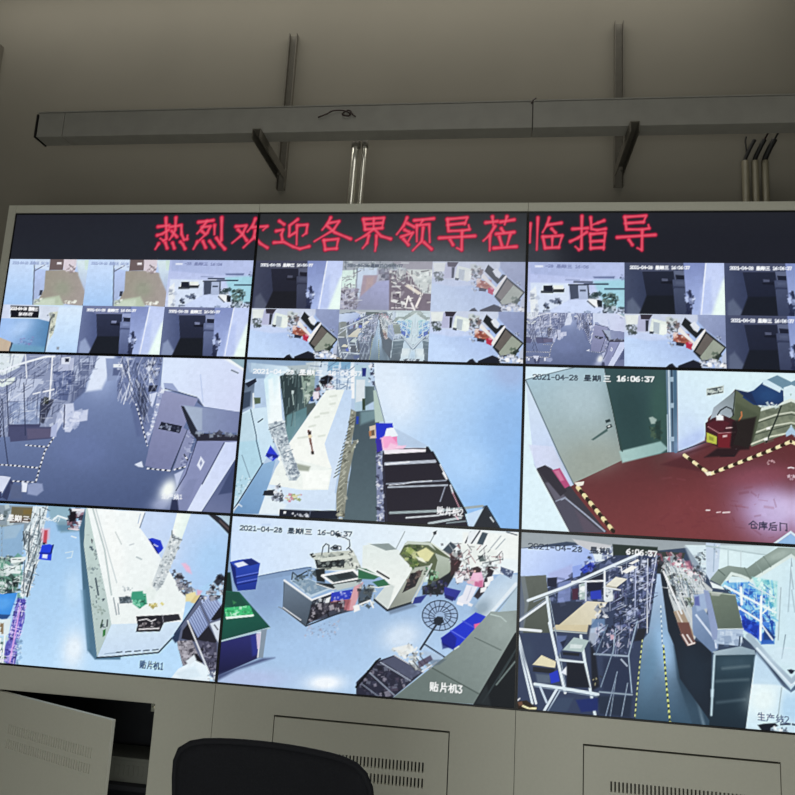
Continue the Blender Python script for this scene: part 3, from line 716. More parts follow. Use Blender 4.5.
    P('262a38', 'b370,340 400,345 470,490 d468,60 430,20', 1); P('8f9dbd>7a84ac', 'b385,335 740,380 735,505 480,505', 1, 'b420,400 720,450'); P('b3c2d4', 'b390,340 500,355 500,490 470,490', 2, None, .6); P('2a2a38', 'd468,18 735,30 730,66 464,66', 1.2); K('d470,10 740,20 735,40 470,35', '3b3b48,6d7488,9aa6b8', 22, (1.5,3.4), 12)
    P('4a5470', 'b475,300 510,345 490,335 470,320', 1)
    c.extend()
    if small:
        c.tone(1.0, 'a39fb8', .18)
    else:
        c.T('生产线1', 'd255,388 382,396', 4.6, 'f0f4fa', .8)
    return c

def v_oven(rect):
    c = Canvas(rect, cell(1,1), {'a': (230,355,5.3), 'b': (375,360,5.3), 'c': (230,440,5.3), 'd': (375,440,5.3)}); P, L, K = c.P, c.L, c.K
    c.B('b4cae4')
    P('8fa9c6', 'a60,20 500,20 470,190 250,240 200,120 60,130', 2); P('a3b9d2', 'a90,40 310,55 200,110 100,90', 2); P('c2cfd6', 'a400,40 490,30 480,80 420,100', 2); P('b0bec4', 'a250,60 420,50 400,95 260,105', 2)
    P('5a6a80>9fb2cc', 'a60,150 130,140 120,270 50,320', 2, 'a80,160 110,300'); P('1e2434', 'a78,150 135,122 140,140 95,172', 1.2); P('3c4a60', 'a70,200 110,190 105,270 60,290', 2.4); P('dfe8ee', 'a118,200 126,200 130,300 118,300', 1.2); P('54644e', 'a125,225 160,225 160,255 130,260', 1.6)
    P('3a4a4d>50686c', 'a262,108 432,92 415,270 400,290 300,460 285,300', 1.2, 'a330,110 310,420'); P('2d3a3e', 'a270,110 360,105 350,280 290,330', 2, None, .8); L('93a6a4', 1.2, 'a328,190 336,262', .8); P('c3d2d2', 'a325,188 338,188 336,205 326,205', 1.4)
    P('93a79c', 'a375,105 450,75 445,200 395,275', 2); K('a365,110 450,90 440,210 390,270', '54695f,c6d2c8,7d9288,3a4a46', 30, (1.2,4), 2); K('a262,95 420,85 420,115 262,125', '2a3436,8d9a98,b9c6c6,4a585a', 30, (1,3), 3)
    P('5d8289>7fa0ac', 'a300,320 405,275 420,310 330,455 300,440', 2, 'a320,320 340,450'); P('6a8f96', 'a290,380 370,330 310,470', 3)
    P('cfdfee', 'a470,40 660,35 650,190 500,200 470,160', 2); K('a480,40 660,60 640,180 540,180', 'eef4f8,9fb6d2,b8cade,7f98b8', 50, (1.2,4), 4); P('86b4d2', 'a520,35 580,35 570,80 515,85', 1.5); P('f0f2f4', 'a640,60 665,60 660,230 640,230', 1.5)
    P('7faccc', 'a585,35 640,35 635,75 590,75', 1.5); L('3f5068', 1, 'a485,30 480,60')
    K('a430,235 490,120 548,105 545,170 470,235', '15151c,3a2f38,2a2530,e8e0e8,8a5a68,20202a', 46, (1.5,4.5), 5); P('16161e', 'a480,120 515,105 545,112 535,140 505,158 478,150', 1.6); P('e6dfe8', 'a440,195 470,190 470,230 435,235', 1.6); P('2a4a88', 'a425,222 440,218 440,245 425,245', 1.4)
    P('4d5a5a', 'a405,260 450,250 455,270 405,325', 1.6)
    c.H('a440,40 660,40 640,180 500,190', 'eef4f8,7f98b8,5a7090,d4e2ee', 50, (4,12), (90,0,-35), .8, 31, .7); c.H('a262,100 440,90 410,280 300,400', '2a3a3e,6d8486,8fa6a6', 30, (6,18), (90,88), .8, 32, .6)
    # aisle on the right of the machine
    P('b0cbdc', 'a660,50 745,50 735,300 660,300', 2); P('dbe4ea', 'a668,130 715,130 712,240 665,250', 1.5); P('44545e>55676f', 'a655,300 760,290 790,300 790,477 c790,0 790,440 590,440 640,150', 1.5, 'a720,300 c680,400'); P('7fa0a8', 'a690,300 770,290 770,340 690,370', 4, None, .7); P('83a59c', 'a760,240 792,250 795,330 770,340', 3, None, .7)
    P('1f2b78', 'a698,68 722,68 718,112 700,112', 1.3); K('a733,40 768,40 765,165 735,150', '15182a,e6eaf2,2c3250', 22, (1.2,3), 6); P('4d6268', 'a715,165 765,165 770,240 715,270', 2); P('2f4030', 'a700,230 716,230 716,292 700,292', 1.4); P('94a4b4', 'a768,35 800,35 800,280 785,260', 1.2); P('2743a8', 'a668,325 682,325 680,365 668,365', 1.4)
    # machine
    P('eef4ee>f6f9f4', 'a510,185 610,183 570,330 545,420 c540,150 300,150 250,100 a310,470', 1.1, 'a560,190 c400,120'); P('c3d8f1>d2e2f5', 'a606,183 645,187 640,300 600,477 c600,0 552,285 520,265 538,150 520,100 a500,470', 1.1, 'a620,200 c540,200')
    P('eef4f0', 'c265,110 300,90 345,100 540,152 520,266 380,268 205,235 240,150', 1); P('f8fcf8', 'c380,160 530,160 515,258 385,258', 2)
    P('d8e9fa>cfe0f4', 'c205,235 380,265 522,264 562,285 552,400 120,395', 1, 'c300,240 340,390'); P('e9f2f4', 'c190,300 300,340 260,395 130,392', 3, None, .7)
    for q in ('a480,310 520,305','a420,380 450,372','a530,260 555,255','a450,330 470,325','a530,220 560,215','a430,430 360,440','a470,430 500,425'): L('cfd6cc', 2, q, 1.5, .7)
    P('878a7e', 'a640,285 668,300 655,400 640,477 c668,0 625,200 605,410 562,405 562,285 600,60 615,0', 1.2)
    for i in range(16):
        x = 655-i*5.8; y = 330+i*20
        L('54564e' if i%2 else '5d6058', .9, 'a%d,%d %d,%d' % (x-18, y+18, x+8, y))
    for i in range(14):
        x = 615-i*3.4; y = 30+i*28
        L('b0b2a2', .8, 'c%d,%d %d,%d' % (x-14, y+26, x+14, y))
    K('a640,290 660,300 650,470 610,477', 'c9cdbf,4d5048', 14, (1,2.4), 7); K('c600,100 635,40 610,400 565,400', 'b2b4a6,5b5e54', 26, (1,2.4), 8); L('9aa08e', 1.4, 'c645,60 675,0'); K('c600,0 690,0 650,50 620,40', 'e3e6e0,6b6e64', 12, (1,3), 9)
    L('6b4038', 1.8, 'a415,400 427,470'); L('7d5a50', 1.6, 'c425,-5 438,72'); P('3a2c2c', 'a410,405 428,402 430,420 414,422', 1.2); P('2c2222', 'c428,60 444,60 445,76 430,76', 1.2); P('e8d8b8', 'a412,425 430,422 432,438 416,440', 1)
    P('9fa79a', 'c355,125 425,140 415,165 350,160', 3)
    # corner wall and blue shadow
    P('d0e6f4>bfdcee', 'a55,310 105,285 190,275 235,477 c230,40 170,130 40,345 -20,360 -10,0', 1.2, 'a80,300 c80,300'); P('c0dae8', 'a50,320 105,295 140,477 c170,130 30,330', 1.2); P('a9d4e6', 'c40,10 150,0 168,130 30,320 20,300', 3, None, .6)
    L('3d586e', 1.1, 'a108,288 138,430 c138,0 168,128'); L('1f2d44', 1.4, 'c172,125 20,365'); L('7a93a4', .8, 'c62,80 108,212'); K('c30,180 110,200 50,310 30,320', '7f98a0,dcecf4', 26, (.8,1.6), 10); L('26344a', 1.2, 'a148,355 172,338')
    P('8db2d6>6f97c2', 'c172,128 240,105 215,200 150,392 15,390 40,345', 1.2, 'c200,130 60,390'); L('d8e4ee', 1.1, 'c15,372 45,340 60,352')
    P('2a3ad0', 'c213,28 256,85 226,112 186,84', 1.3); P('1c2690', 'c190,70 256,80 250,95 195,90', 1.2); P('8fa0ee', 'c205,92 222,85 226,103 212,106', 1)
    # duct
    P('b5cce0>d9ebf6', 'a110,40 300,60 320,80 262,112 180,130 190,95 110,90', 1.6, 'a150,60 300,100'); P('d2ecf6>f2fbfc', 'a178,130 215,95 262,112 275,330 295,400 205,400', 1.2, 'a190,200 255,220'); P('f2fbfc', 'a200,130 225,120 240,330 215,340', 3, None, .8)
    P('b7c4cc', 'a200,365 285,345 312,477 c372,185 350,215 312,215 235,0 218,-20', 1.1); K('a205,365 285,350 305,470 230,470', '8d9aa6,e8f0f4,6d7a8a,cfdbe2', 90, (1,2.4), 11); K('c235,0 300,0 365,180 345,212 312,210', '8592a0,f0f6f8,6d7a8a,dbe4ea', 150, (1,2.4), 12)
    L('5d6a78', .9, 'a205,395 285,360'); L('8f9ca8', .9, 'c262,80 330,50'); L('dfe8ec', 1.2, 'c235,0 312,205')
    # things on the front face
    P('222630', 'c180,268 236,262 232,295 172,293', 1.1); K('c240,250 262,235 288,318 220,325', '2c313c,8a90a0,5b6272,e6eaf0', 40, (1.2,3), 13); L('8a929c', 1, 'c248,245 262,232')
    K('c295,290 385,288 368,318 300,326', 'd8d49a,c77b8d,8a9a60,e9e6c8,b9b070', 26, (1.4,2.8), 14)
    P('1b2030', 'c262,366 420,374 578,374 574,420 258,408', 1.1); K('c320,388 425,398 420,410 322,400', 'f0f2f6,d5dae4', 14, (1,2.2), 15); P('d9dfe8', 'c282,378 296,378 296,390 282,390', 1); L('5b6478', .8, 'c425,378 418,412')
    K('c565,370 605,380 600,425 565,420', 'b8b8a0,4a4a44,d8d4b8', 12, (1,2.4), 16)
    # plain wall
    P('dceaf9>8cbbef', 'a762,20 b800,10 b800,500 d800,500 d485,460 300,70 280,30 b50,330 0,135', 1, 'b60,60 780,440'); P('8fb6e6', 'b600,250 780,100 780,477 560,477', 22, None, .5); P('a3b4da', 'b600,0 800,0 800,160 640,120', 14, None, .7); P('e3effc', 'b20,30 200,60 260,250 120,330 60,300', 12, None, .8); P('b3d6fb', 'd320,40 560,0 620,200 460,260', 14, None, .7)
    L('6c7c90', .9, 'b0,135 50,330'); P('b4c8c0', 'b-10,160 5,160 46,325 0,330', 1.5)
    # dark ladder rack
    P('25222d', 'd38,68 285,40 310,75 475,385 498,470 55,450 30,380', 1); P('efe9f2', 'd45,42 275,40 270,62 50,75', 1.2); L('2b2b38', 1, 'd40,45 285,45'); P('1a1a24', 'd270,35 282,35 300,70 268,72', 1)
    L('b4bbc8', 3, 'd52,126 318,112'); L('e8ecf2', 1.2, 'd60,128 180,116'); L('8f97a6', 1.2, 'd60,232 378,214'); L('c9ced8', 1, 'd75,238 150,232 200,222 300,216'); L('a9b1bd', 1.6, 'd70,250 382,239'); L('9aa8ac', 2.4, 'd80,386 330,376 570,350'); L('c8ced4', 1.5, 'd165,412 330,400 450,378'); L('b4c0c4', 2.2, 'd285,442 455,412'); L('7d8a90', 1.4, 'd380,440 480,430')
    L('14141c', 2.2, 'd305,65 482,385'); L('d8dee8', 1.2, 'd345,130 375,190'); L('e8ecf2', 2, 'd362,175 380,205'); L('c9d0da', 1.6, 'd400,240 412,280'); L('b58a98', 1, 'd412,280 445,355'); L('8a90a0', 1.2, 'd372,245 345,325'); L('e4c0cc', 1.2, 'd425,400 440,420')
    P('7d86a6', 'd5,60 35,55 50,440 10,435', 1.2); K('d5,60 38,60 50,440 8,440', '2a2c3e,c9cfde,4a5070,eef0f6', 60, (1,3), 17); L('2c2c3c', 1.4, 'd42,60 62,440')
    P('2334c8', 'b4,334 92,334 96,358 60,362 50,402 25,430 4,440', 1.1); P('edf4fb', 'b62,362 98,358 122,400 80,412 60,455 45,420', 1.3); P('f2b8d9', 'b28,412 80,402 78,452 30,472 12,462', 1.8); P('ee86b8', 'b84,408 116,404 117,455 88,460', 1.2); P('f4c6e0', 'b20,462 165,452 150,470 40,478', 2)
    P('3a2ca0', 'd4,-5 32,-5 40,55 10,65', 1.3); P('f3a9d3', 'd42,-20 85,-20 120,20 110,40 48,42', 1.6); P('f6d0e6', 'd80,15 160,38 60,52', 2.4, None, .8); P('d5c4b0', 'a738,378 770,370 775,440 742,442', 1.4); P('6a5a4a', 'a745,400 765,395 766,425 748,428', 1.5); P('b07a50', 'a735,405 748,400 748,430 738,430', 1.4)
    P('272b33', 'd515,470 585,345 665,480', 1); L('5a6470', 1.2, 'd578,352 525,455'); L('14171e', 1.4, 'd592,350 662,468'); L('c8d4dc', 1.3, 'd612,410 628,432'); P('c6dcf4', 'd478,395 575,362 520,462 498,462', 1.1)
    c.extend(); c.T(STAMP, 'a124,72 700,86', 5.0, 'f6faff', 1.0); c.T('贴片机2', 'd330,352 470,368', 7.0, 'f4f6fa', 1.0)
    return c

def v_backdoor(rect):
    c = Canvas(rect, cell(2,1), {'a': (515,360,5.483), 'b': (650,360,5.483), 'c': (515,450,5.483), 'd': (650,450,5.483)}); P, L, K, D = c.P, c.L, c.K, c.D
    c.G('603033', '74383a', 'c600,100 c600,450')
    P('7c3c40', 'd0,200 500,200 500,520 0,520', 20, None, .7); P('a888b4', 'd520,190 800,140 900,560 560,500 480,330', 16, None, .85); P('c4b4dc', 'd580,240 760,220 860,420 620,430 545,340', 14, None, .9); P('8c4a58', 'd340,150 800,60 800,170 500,200', 10, None, .6); P('d6c8ec', 'd690,250 900,250 900,400 700,360', 10, None, .6)
    K('d60,150 700,150 700,480 60,480', '7d3f48,682d38,8a4a55', 70, (2,8), 2, .25, .25)
    # white wall, door, opening
    P('d8ecf8', 'a30,20 330,25 325,45 60,108 30,108', 1)
    P('d4e4f4>c2d2f2', 'a40,105 65,118 245,521 c325,188 305,200 120,110 30,-60', 1, 'a60,140 c250,150'); P('def2fa', 'a20,110 60,140 c105,80 305,452 0,440 -5,-20', 1)
    P('d6dcf4', 'c75,-30 210,-20 300,185 200,110 118,100', 2, None, .8)
    P('a6c2d0>9aa49c', 'a58,106 325,38 488,38 584,521 c590,55 385,152 318,182 a243,521', 1, 'a280,60 c420,120'); P('b4c8d0', 'a150,120 480,100 520,300 300,330', 16, None, .6); P('98a096', 'c240,-20 560,-30 560,60 340,160', 8, None, .5)
    L('5e717c', 1.2, 'a60,112 243,521 c322,186'); L('6d7f88', 1, 'a62,106 325,40')
    P('375155>2f4a4b', 'a488,38 800,40 b100,55 105,505 c795,20 588,62 a580,500', 1, 'a640,60 640,480'); P('2a4244', 'a510,110 700,120 740,430 590,440', 10, None, .6); P('3f6256', 'b0,60 100,60 100,480 10,480', 8, None, .5)
    P('a6c6c3>8fb2b0', 'a572,500 800,445 b100,485 70,505 c800,18 590,70', 2.4, 'a600,500 b80,480')
    P('a0b4ae', 'b-5,315 15,310 38,325 32,348 8,350', 1.8); K('b0,370 62,365 65,430 20,435', '1d2e2b,49604f,2a3f38', 24, (1.5,3.5), 3); P('233835', 'a770,340 800,330 800,440 775,430', 2.4, None, .8)
    L('2f4744', 1.2, 'a500,110 590,500'); P('46605f', 'a420,435 505,375 510,388 430,440', 1.8); P('26383c', 'a495,330 520,322 526,336 500,345', 1.4); P('1f3034', 'a500,362 528,350 535,366 505,378', 1.3); P('e3ece8', 'a508,362 522,356 524,364 511,368', .9)
    P('647f94', 'b88,52 152,52 152,505 100,505', 1); L('c9dae6', 1.5, 'b104,55 112,500'); L('24364a', 1.3, 'b120,55 128,500'); L('4a6a84', 3.5, 'b138,55 142,500'); L('b9cdda', 1, 'b96,300 100,500'); P('9fb7c8', 'b105,92 130,92 130,118 107,118', 1.2); P('9fb7c8', 'b108,235 132,235 132,262 110,262', 1.2); P('9fb7c8', 'b110,420 134,420 134,445 112,445', 1.2)
    P('dcf2f8>cfe2f6', 'b150,55 800,60 800,260 600,260 470,160 320,320 300,440 155,505', 1, 'b500,80 180,480'); P('b2c5ef', 'b150,440 300,350 310,445 155,510', 5, None, .9); P('c9dcf6', 'b155,300 260,300 250,420 160,450', 6, None, .6); L('2a3340', 1, 'b155,503 310,448')
    P('c2cdc8', 'b310,155 406,138 406,180 312,196', .9); L('33404a', 1.1, 'b318,162 396,148'); L('3a444c', 1.1, 'b320,188 400,174'); K('b318,165 398,152 398,176 320,188', '28323c,8a9894,dfe6e2', 24, (1,2), 4)
    # floor strip behind the tape
    P('4d262c', 'b200,505 450,430 c800,80 d330,125 190,25', 3, None, .7)
    # boxes and the things on them
    P('6f7867', 'b595,270 800,212 800,385 560,475 540,430', 1); K('b600,280 800,230 800,380 560,460', '7f8875,5e6757,8b927c,6a7262', 60, (3,8), 5, .5)
    L('dfe9df', 3, 'b605,272 700,245 800,210', 1.2); L('c6cbba', 1.5, 'b590,335 690,300 800,282'); L('4a5246', 1, 'b590,345 690,312 800,292'); L('c9cebc', 1.4, 'b572,400 680,360 800,338'); L('4a5246', 1, 'b572,410 800,348'); L('d3d6c2', 1.6, 'b555,462 660,420 800,392'); L('232d29', 1.4, 'b722,250 700,310 640,450'); P('f0f2ea', 'b640,370 660,365 662,378 642,382', 1); P('f0f2ea', 'b625,430 648,424 648,438 628,442', 1)
    P('abc6dc', 'b745,400 800,330 800,395 750,420', 1.5); P('cfe4ee', 'b770,360 800,340 800,380', 1.6)
    P('5b644f>4d5544', 'b468,160 520,190 612,262 592,360 570,440 540,480 450,460 440,280', 1, 'b500,200 540,440'); P('7d8a8e>a8b4c0', 'b350,260 472,165 462,300 420,330 330,330', 1.2, 'b470,180 360,310'); P('47503f', 'b470,230 600,300 575,420 470,380', 4, None, .6); L('2a3326', 1, 'b470,165 455,310')
    P('24406f>1d3560', 'b520,182 570,165 625,118 735,168 735,225 700,248 640,250 570,245 510,205', 1.2, 'b640,130 640,250'); P('1e2d50', 'b470,160 560,180 590,250 520,200', 1.5); P('2c5080', 'b590,160 700,160 710,230 600,230', 6, None, .6)
    P('6c8ea2', 'b640,108 700,82 795,128 735,160', 1.3); P('d2e8f3', 'b622,112 640,105 722,150 715,178 690,165 620,132', 1.2); P('d8ecf3', 'b735,150 800,128 800,205 760,208 735,195', 1.2); P('8fae9a', 'b770,185 800,178 800,190 775,196', 1.2); K('b640,235 720,235 700,258 630,258', 'f0f6f2,cfe0de', 12, (1.5,3), 6)
    P('3f1c24', 'b305,345 345,318 400,300 470,330 482,385 455,470 380,482 345,462 308,430', 1.2); P('6e2029', 'b372,400 452,400 442,482 375,478', 1.5); P('55202a', 'b315,350 380,320 440,345 400,390 330,390', 2, None, .8); L('a8747a', .9, 'b320,365 380,400 470,395'); L('e6c6c6', 1, 'b420,372 455,370'); P('d2b4b4', 'b400,412 425,410 425,420 402,424', 1.2)
    P('b9bf4c', 'b312,396 368,420 366,462 312,448', 1.1); P('90963c', 'b325,415 350,425 350,445 325,436', 1.6); P('eaf0f4', 'b364,305 380,296 404,306 405,330 366,330', 1.6)
    L('2d3338', 1.3, 'b372,300 388,275 420,255 450,268 460,300'); L('b8774c', 1.4, 'b488,335 505,305 503,285'); P('1f1719', 'b455,335 585,310 560,440 545,490 450,495 440,470', 3, None, .85); P('1d1a20', 'b395,505 445,490 480,500 465,530 385,530', 1.6); L('c9ccd4', 1.2, 'b420,505 450,500 460,515'); L('d0d4da', 1.1, 'd415,5 450,20 475,-5'); P('2a1a1e', 'd370,-10 500,-10 470,30 300,40', 3)
    D('ecdcae', '33201a', 3.2, 'd190,28 330,132', 5.6); D('ecdcae', '33201a', 3.2, 'd335,130 670,-2 b800,435', 5.0); P('efe6d0', 'd300,120 335,118 338,138 315,140', 1)
    D('e6d6a4', '2c1e18', 4.0, 'c345,205 540,445', 4.8); P('ece8dc', 'c325,178 380,172 375,192 345,200', 1.1)
    # corner on the left
    P('3b3942', 'c118,105 165,82 200,100 310,205 335,240 505,450 300,450', 1.2); P('6a6878', 'c165,180 210,170 280,260 225,285', 3, None, .8); P('b24c7a', 'c195,112 246,98 302,195 270,212', 1.3); P('d88aa8', 'c215,115 240,110 270,165 250,170', 2, None, .7); P('33303a', 'c120,100 165,84 205,112 285,225 250,255', 1.6)
    P('4e4d5c', 'c215,285 268,262 440,420 500,452 302,452', 1.4); P('5d5160', 'c330,330 430,410 470,450 380,450', 4, None, .7); L('a4acc0', 1.4, 'c255,272 275,262 400,365 492,445'); L('8f97aa', 1.2, 'c225,280 275,260')
    P('93bae4', 'd670,530 800,440 860,440 800,540', 1.4); L('d6e8f8', 2, 'd668,525 800,432')
    L('eed6d6', 1.3, 'd310,330 328,330'); L('e0c2c6', 1.1, 'd368,342 388,340'); L('e8d0d2', 1.3, 'd402,343 438,341'); K('d640,50 700,45 690,80 640,85', 'd8b8bc,c29aa0', 8, (.8,1.6), 8); L('e8d8dc', 1.2, 'd760,98 800,90'); K('d760,130 800,130 800,160 760,160', 'e0ccd4,b898a4', 8, (.8,2), 9)
    c.extend(); c.T('2021-04-28 星期', 'a100,76 478,84', 6.0, '2c3644', 1.0); c.T('三', 'a484,84 532,86', 6.0, 'f0f8fa', 1.1); c.T('16:06:37', 'a560,86 768,90', 5.8, 'f8ffff', 1.5)
    c.T('仓库后门', 'd545,388 762,402', 7.6, '33324a', 1.0)
    return c

def v_reflow(rect):
    c = Canvas(rect, cell(0,2), {'a': (0,500,6.625), 'b': (115,505,6.625), 'c': (0,590,6.625), 'd': (110,595,6.625)}); P, L, K = c.P, c.L, c.K
    c.G('9dc4ea', 'bcdefb', 'a400,100 c300,500')
    P('8fb2c4', 'a310,40 470,40 450,190 330,130', 4); P('7f9fb0', 'a370,140 460,140 540,205 400,215', 4); P('d9e9f8', 'c430,280 545,240 560,560 380,540', 9, None, .8); P('eef6fb', 'c450,330 530,310 530,450 440,470', 8, None, .7); P('c4e0f8', 'a440,480 530,480 530,700 430,700', 8, None, .7); P('aed0f0', 'c200,60 350,60 330,330 200,330', 12, None, .6)
    L('cfe4f0', 1, 'a430,350 480,340 470,380 440,385'); L('e4eef4', 1.2, 'a470,240 500,250'); L('e8f4fa', 1.8, 'a350,130 380,105 440,125'); P('5d86a4', 'a370,165 455,165 455,205 380,205', 3, None, .7)
    P('8a9aa6', 'a-80,30 215,40 205,140 120,320 100,640 -80,640', 1.6); K('a-80,30 210,40 200,140 110,630 -80,630', '5c6c70,c4d2d6,8f9a92,3a4a4c,a8bcc8', 130, (1.5,5), 2)
    P('6f6850', 'a75,45 218,50 205,135 62,145', 1.4); P('5a4c44', 'a60,120 205,120 200,145 60,152', 1.6); P('7d6a3c', 'a150,65 215,62 205,95 150,95', 2, None, .8)
    P('8db0d0', 'a10,180 155,160 142,372 10,380', 1.6); P('a9c2d4', 'a20,175 150,165 100,250 20,260', 3, None, .6)
    K('a-60,370 140,375 130,640 -60,640', '2f4a42,cfdcd8,5f9a86,e9f0f0,26343a,89a8a0,4f7f6c', 130, (2,6), 3); P('e6eeec', 'a65,385 170,375 165,405 70,420', 1.4); P('e2ecec', 'a30,440 150,430 130,490 20,485', 2); P('1f2c2e', 'a80,520 125,525 115,580 75,575', 1.8)
    P('dde9ee', 'a215,42 315,42 290,165 262,390 205,500 185,640 130,640 150,480 175,380 150,280 150,220 200,145', 1.3); K('a200,150 300,60 285,165 250,390 190,640 135,640 180,380', '9fb0ba,f2f8f8,7a8c98,c2d2da,566570', 90, (1,3.4), 4); c.H('a210,60 310,50 290,160 250,400 185,630 135,630 175,380 155,240', '8f9fa8,f6fafa,5a6872,c8d6dc,38444e', 120, (4,15), (96,100,104,20), .8, 33, .75); c.H('a-40,370 140,375 125,620 -40,620', '2a3c3c,e4ecec,6f9a88,b8ccc8', 50, (3,10), (0,10,80,-30), .8, 34, .75); L('3a4650', 1.2, 'a150,210 158,290'); L('3a4650', 1.2, 'a192,215 185,400'); L('4a5a66', 1, 'a160,400 150,620'); L('55646e', 1, 'a262,60 250,240')
    L('2f3c48', 1.6, 'a225,430 175,640'); P('3f8fe2', 'c-60,35 112,18 62,168 -60,190', 1.4); P('6ab0f2', 'c-40,60 90,45 60,120 -40,140', 5, None, .6); P('2a4f88', 'c-40,160 65,165 40,195 -40,195', 1.8); P('dbe9ef', 'c-60,205 68,190 52,300 -60,312', 1.5); P('8a7458', 'c-20,230 20,220 18,290 -20,300', 2)
    P('625eb8', 'c112,55 162,60 160,190 122,330 95,515 -20,515 55,300', 1.6); K('c110,60 160,65 155,200 100,340 80,500 20,500 60,300', '34309c,8d86d8,262464,cfc2f2,5a54b4', 130, (1.2,3.2), 5); P('3a36b4', 'c110,220 140,215 125,320 95,325', 2, None, .8); c.H('c100,70 160,70 150,200 90,500 20,500 50,330', 'd8c8f8,2a2680,8f88e0,e8e4fa', 70, (3,9), (100,105,10), .8, 35, .8); L('d8a8e8', 1.4, 'c130,110 60,480', 1.2)
    K('c-60,310 42,305 20,505 -60,505', '9fc4b8,e4efec,3d5a52,c9dcd4', 50, (1.5,4), 6); K('c105,330 140,330 130,500 90,505', '8fb4d8,cfe4f4,6d8fb4', 40, (1,2.6), 7); L('eef4f4', 1.6, 'c28,300 12,500')
    P('e8b4c4', 'a270,190 325,190 322,260 270,270', 4, None, .8); P('c24c5c', 'a290,200 312,200 306,290 280,285', 1.8); P('2340dc', 'a272,300 325,292 345,300 335,402 252,392', 1.3); P('1a2c9c', 'a255,345 335,350 333,362 255,358', 1.3); P('dbe6fa', 'a278,360 312,362 308,388 275,384', 1.3); L('16246a', 1.6, 'a348,300 335,350'); P('22304a', 'a278,282 298,282 296,296 278,296', 1.4)
    K('a455,50 555,55 545,200 448,192', '2a1d2c,5b3a4a,e6e6ee,16141c,8a6474,cfccd8', 60, (1.5,4), 8); P('e4e4ec', 'a470,55 560,58 555,80 475,75', 1.4); P('1a1620', 'a460,80 500,75 500,130 455,150', 2); L('e8dce4', 1.2, 'a450,190 535,198')
    # big white machine
    P('44657c>4f748e', 'a522,195 560,60 580,200 c600,0 645,450 795,445 795,462 625,462 575,400 545,0', 2, 'a540,200 c600,420'); P('6d94b0', 'c530,0 560,0 590,380 575,420', 3, None, .5)
    P('c3d6d2>b4c6c4', 'a565,55 600,55 650,250 c738,228 640,447 590,0 a552,300', 1, 'a580,80 c660,400'); K('a575,200 640,330 700,629 590,600', '3a4a5a,8a9a98,6d7f86,a4b4b2', 26, (.8,2.6), 9); K('c600,20 690,60 700,280 640,260', '2c3a4a,7f938c,a0b0aa', 24, (.8,2.6), 10); L('1f3040', 1.6, 'a630,520 648,629', 1, .8); P('2f7a3a', 'c678,268 698,258 694,300 678,312', 1.2); L('2c4a34', 1.3, 'c665,250 675,200'); L('2c3440', 1.3, 'c705,240 708,200'); P('3a3448', 'a600,255 612,265 608,290 602,280', 1)
    P('f3f9f9>ecf3f2', 'a575,50 800,70 b205,42 165,150 290,330 470,620 d475,182 0,198 c735,230 700,30', 1, 'a700,80 d200,100'); P('f8faf8', 'a640,60 800,100 800,629 740,500', 10, None, .6); L('bccaca', 1.6, 'a612,58 690,330 735,629'); L('c9d4d6', 1.1, 'a632,60 770,548'); L('c2cccc', .9, 'b0,180 40,260'); L('b4c0c4', 1.4, 'b140,345 172,360', 1.2); L('c4ccd0', 1.2, 'b95,265 120,258', 1.2); L('8a98a0', 1, 'c778,90 785,160'); L('7f8c94', 1.2, 'd20,20 40,130', 1, .8)
    K('b50,540 130,545 120,575 50,570', '9aa6ac,c9d2d6', 12, (.8,1.6), 11); P('e2ece8', 'b200,540 290,565 250,629 180,629', 4, None, .6)
    P('d2e5f5>c6daf0', 'c735,230 d5,195 475,178 400,285 318,382 0,412 c642,447', 1, 'd150,200 d180,400'); L('1a2836', 1.4, 'c640,449 800,440 d0,412 318,382 405,290'); L('8fa6bc', .8, 'c690,425 800,412')
    for i in range(5):
        x = 40+i*60; L('37465a', 1.1, 'd%d,%d %d,%d' % (x, 382-i*4, x+36, 378-i*4), .9)
    # wall on the right
    P('c9dbf6>abccf2', 'b200,40 690,40 770,60 740,480 700,470 540,560 460,600 290,330 162,150', 1, 'b300,100 720,400'); P('d6e2f8', 'b320,230 430,240 400,400 300,360', 6, None, .6); L('7a8aa0', 1, 'b195,55 162,150'); L('a9bcd6', .8, 'b165,60 150,120')
    P('a9d0f4', 'b520,260 740,200 720,450 560,500', 12, None, .6); P('b6ccda', 'b680,55 790,65 765,150', 1); P('2a2a33', 'b600,50 660,62 700,85 775,155 760,205 690,130', 1.1); P('6a5a58', 'b690,95 760,160 755,172 690,110', 1.6, None, .7)
    P('f4fcf6>e4f2ee', 'b412,40 505,45 440,225 372,195', 1.1, 'b400,120 470,140'); P('cfd8dc', 'b372,190 442,225 400,330 320,520 275,572 238,530 300,370', 1.2); K('b375,195 440,228 390,350 310,530 270,565 245,525 310,370', '9aa4aa,f2f6f6,7d8890,c4ccd0', 130, (1,2.3), 12); L('5f6a70', 1, 'b375,170 375,215 440,232'); P('f0f4f0', 'b230,470 250,520 240,560 225,520', 3, None, .6)
    P('1f35c8', 'b218,225 245,218 300,235 318,285 305,305 282,325', 1.3); P('131f7c', 'b220,225 250,250 288,325 275,320', 1.2); L('cfd6f4', 1, 'b255,262 280,275'); P('e8bcd8', 'b438,388 465,385 492,410 506,458 470,440', 3)
    K('b362,435 400,440 530,545 525,570 450,600 400,500', '22222c,6d707c,e0e0d8,3a3a46,9a9aa4', 70, (1.4,4), 13); P('e8dca6', 'b465,592 530,575 545,640 465,640', 2); P('e6a8c0', 'b540,560 575,570 560,600 540,600', 2.4, None, .8); P('d8c890', 'd560,5 600,0 570,60 530,50', 2)
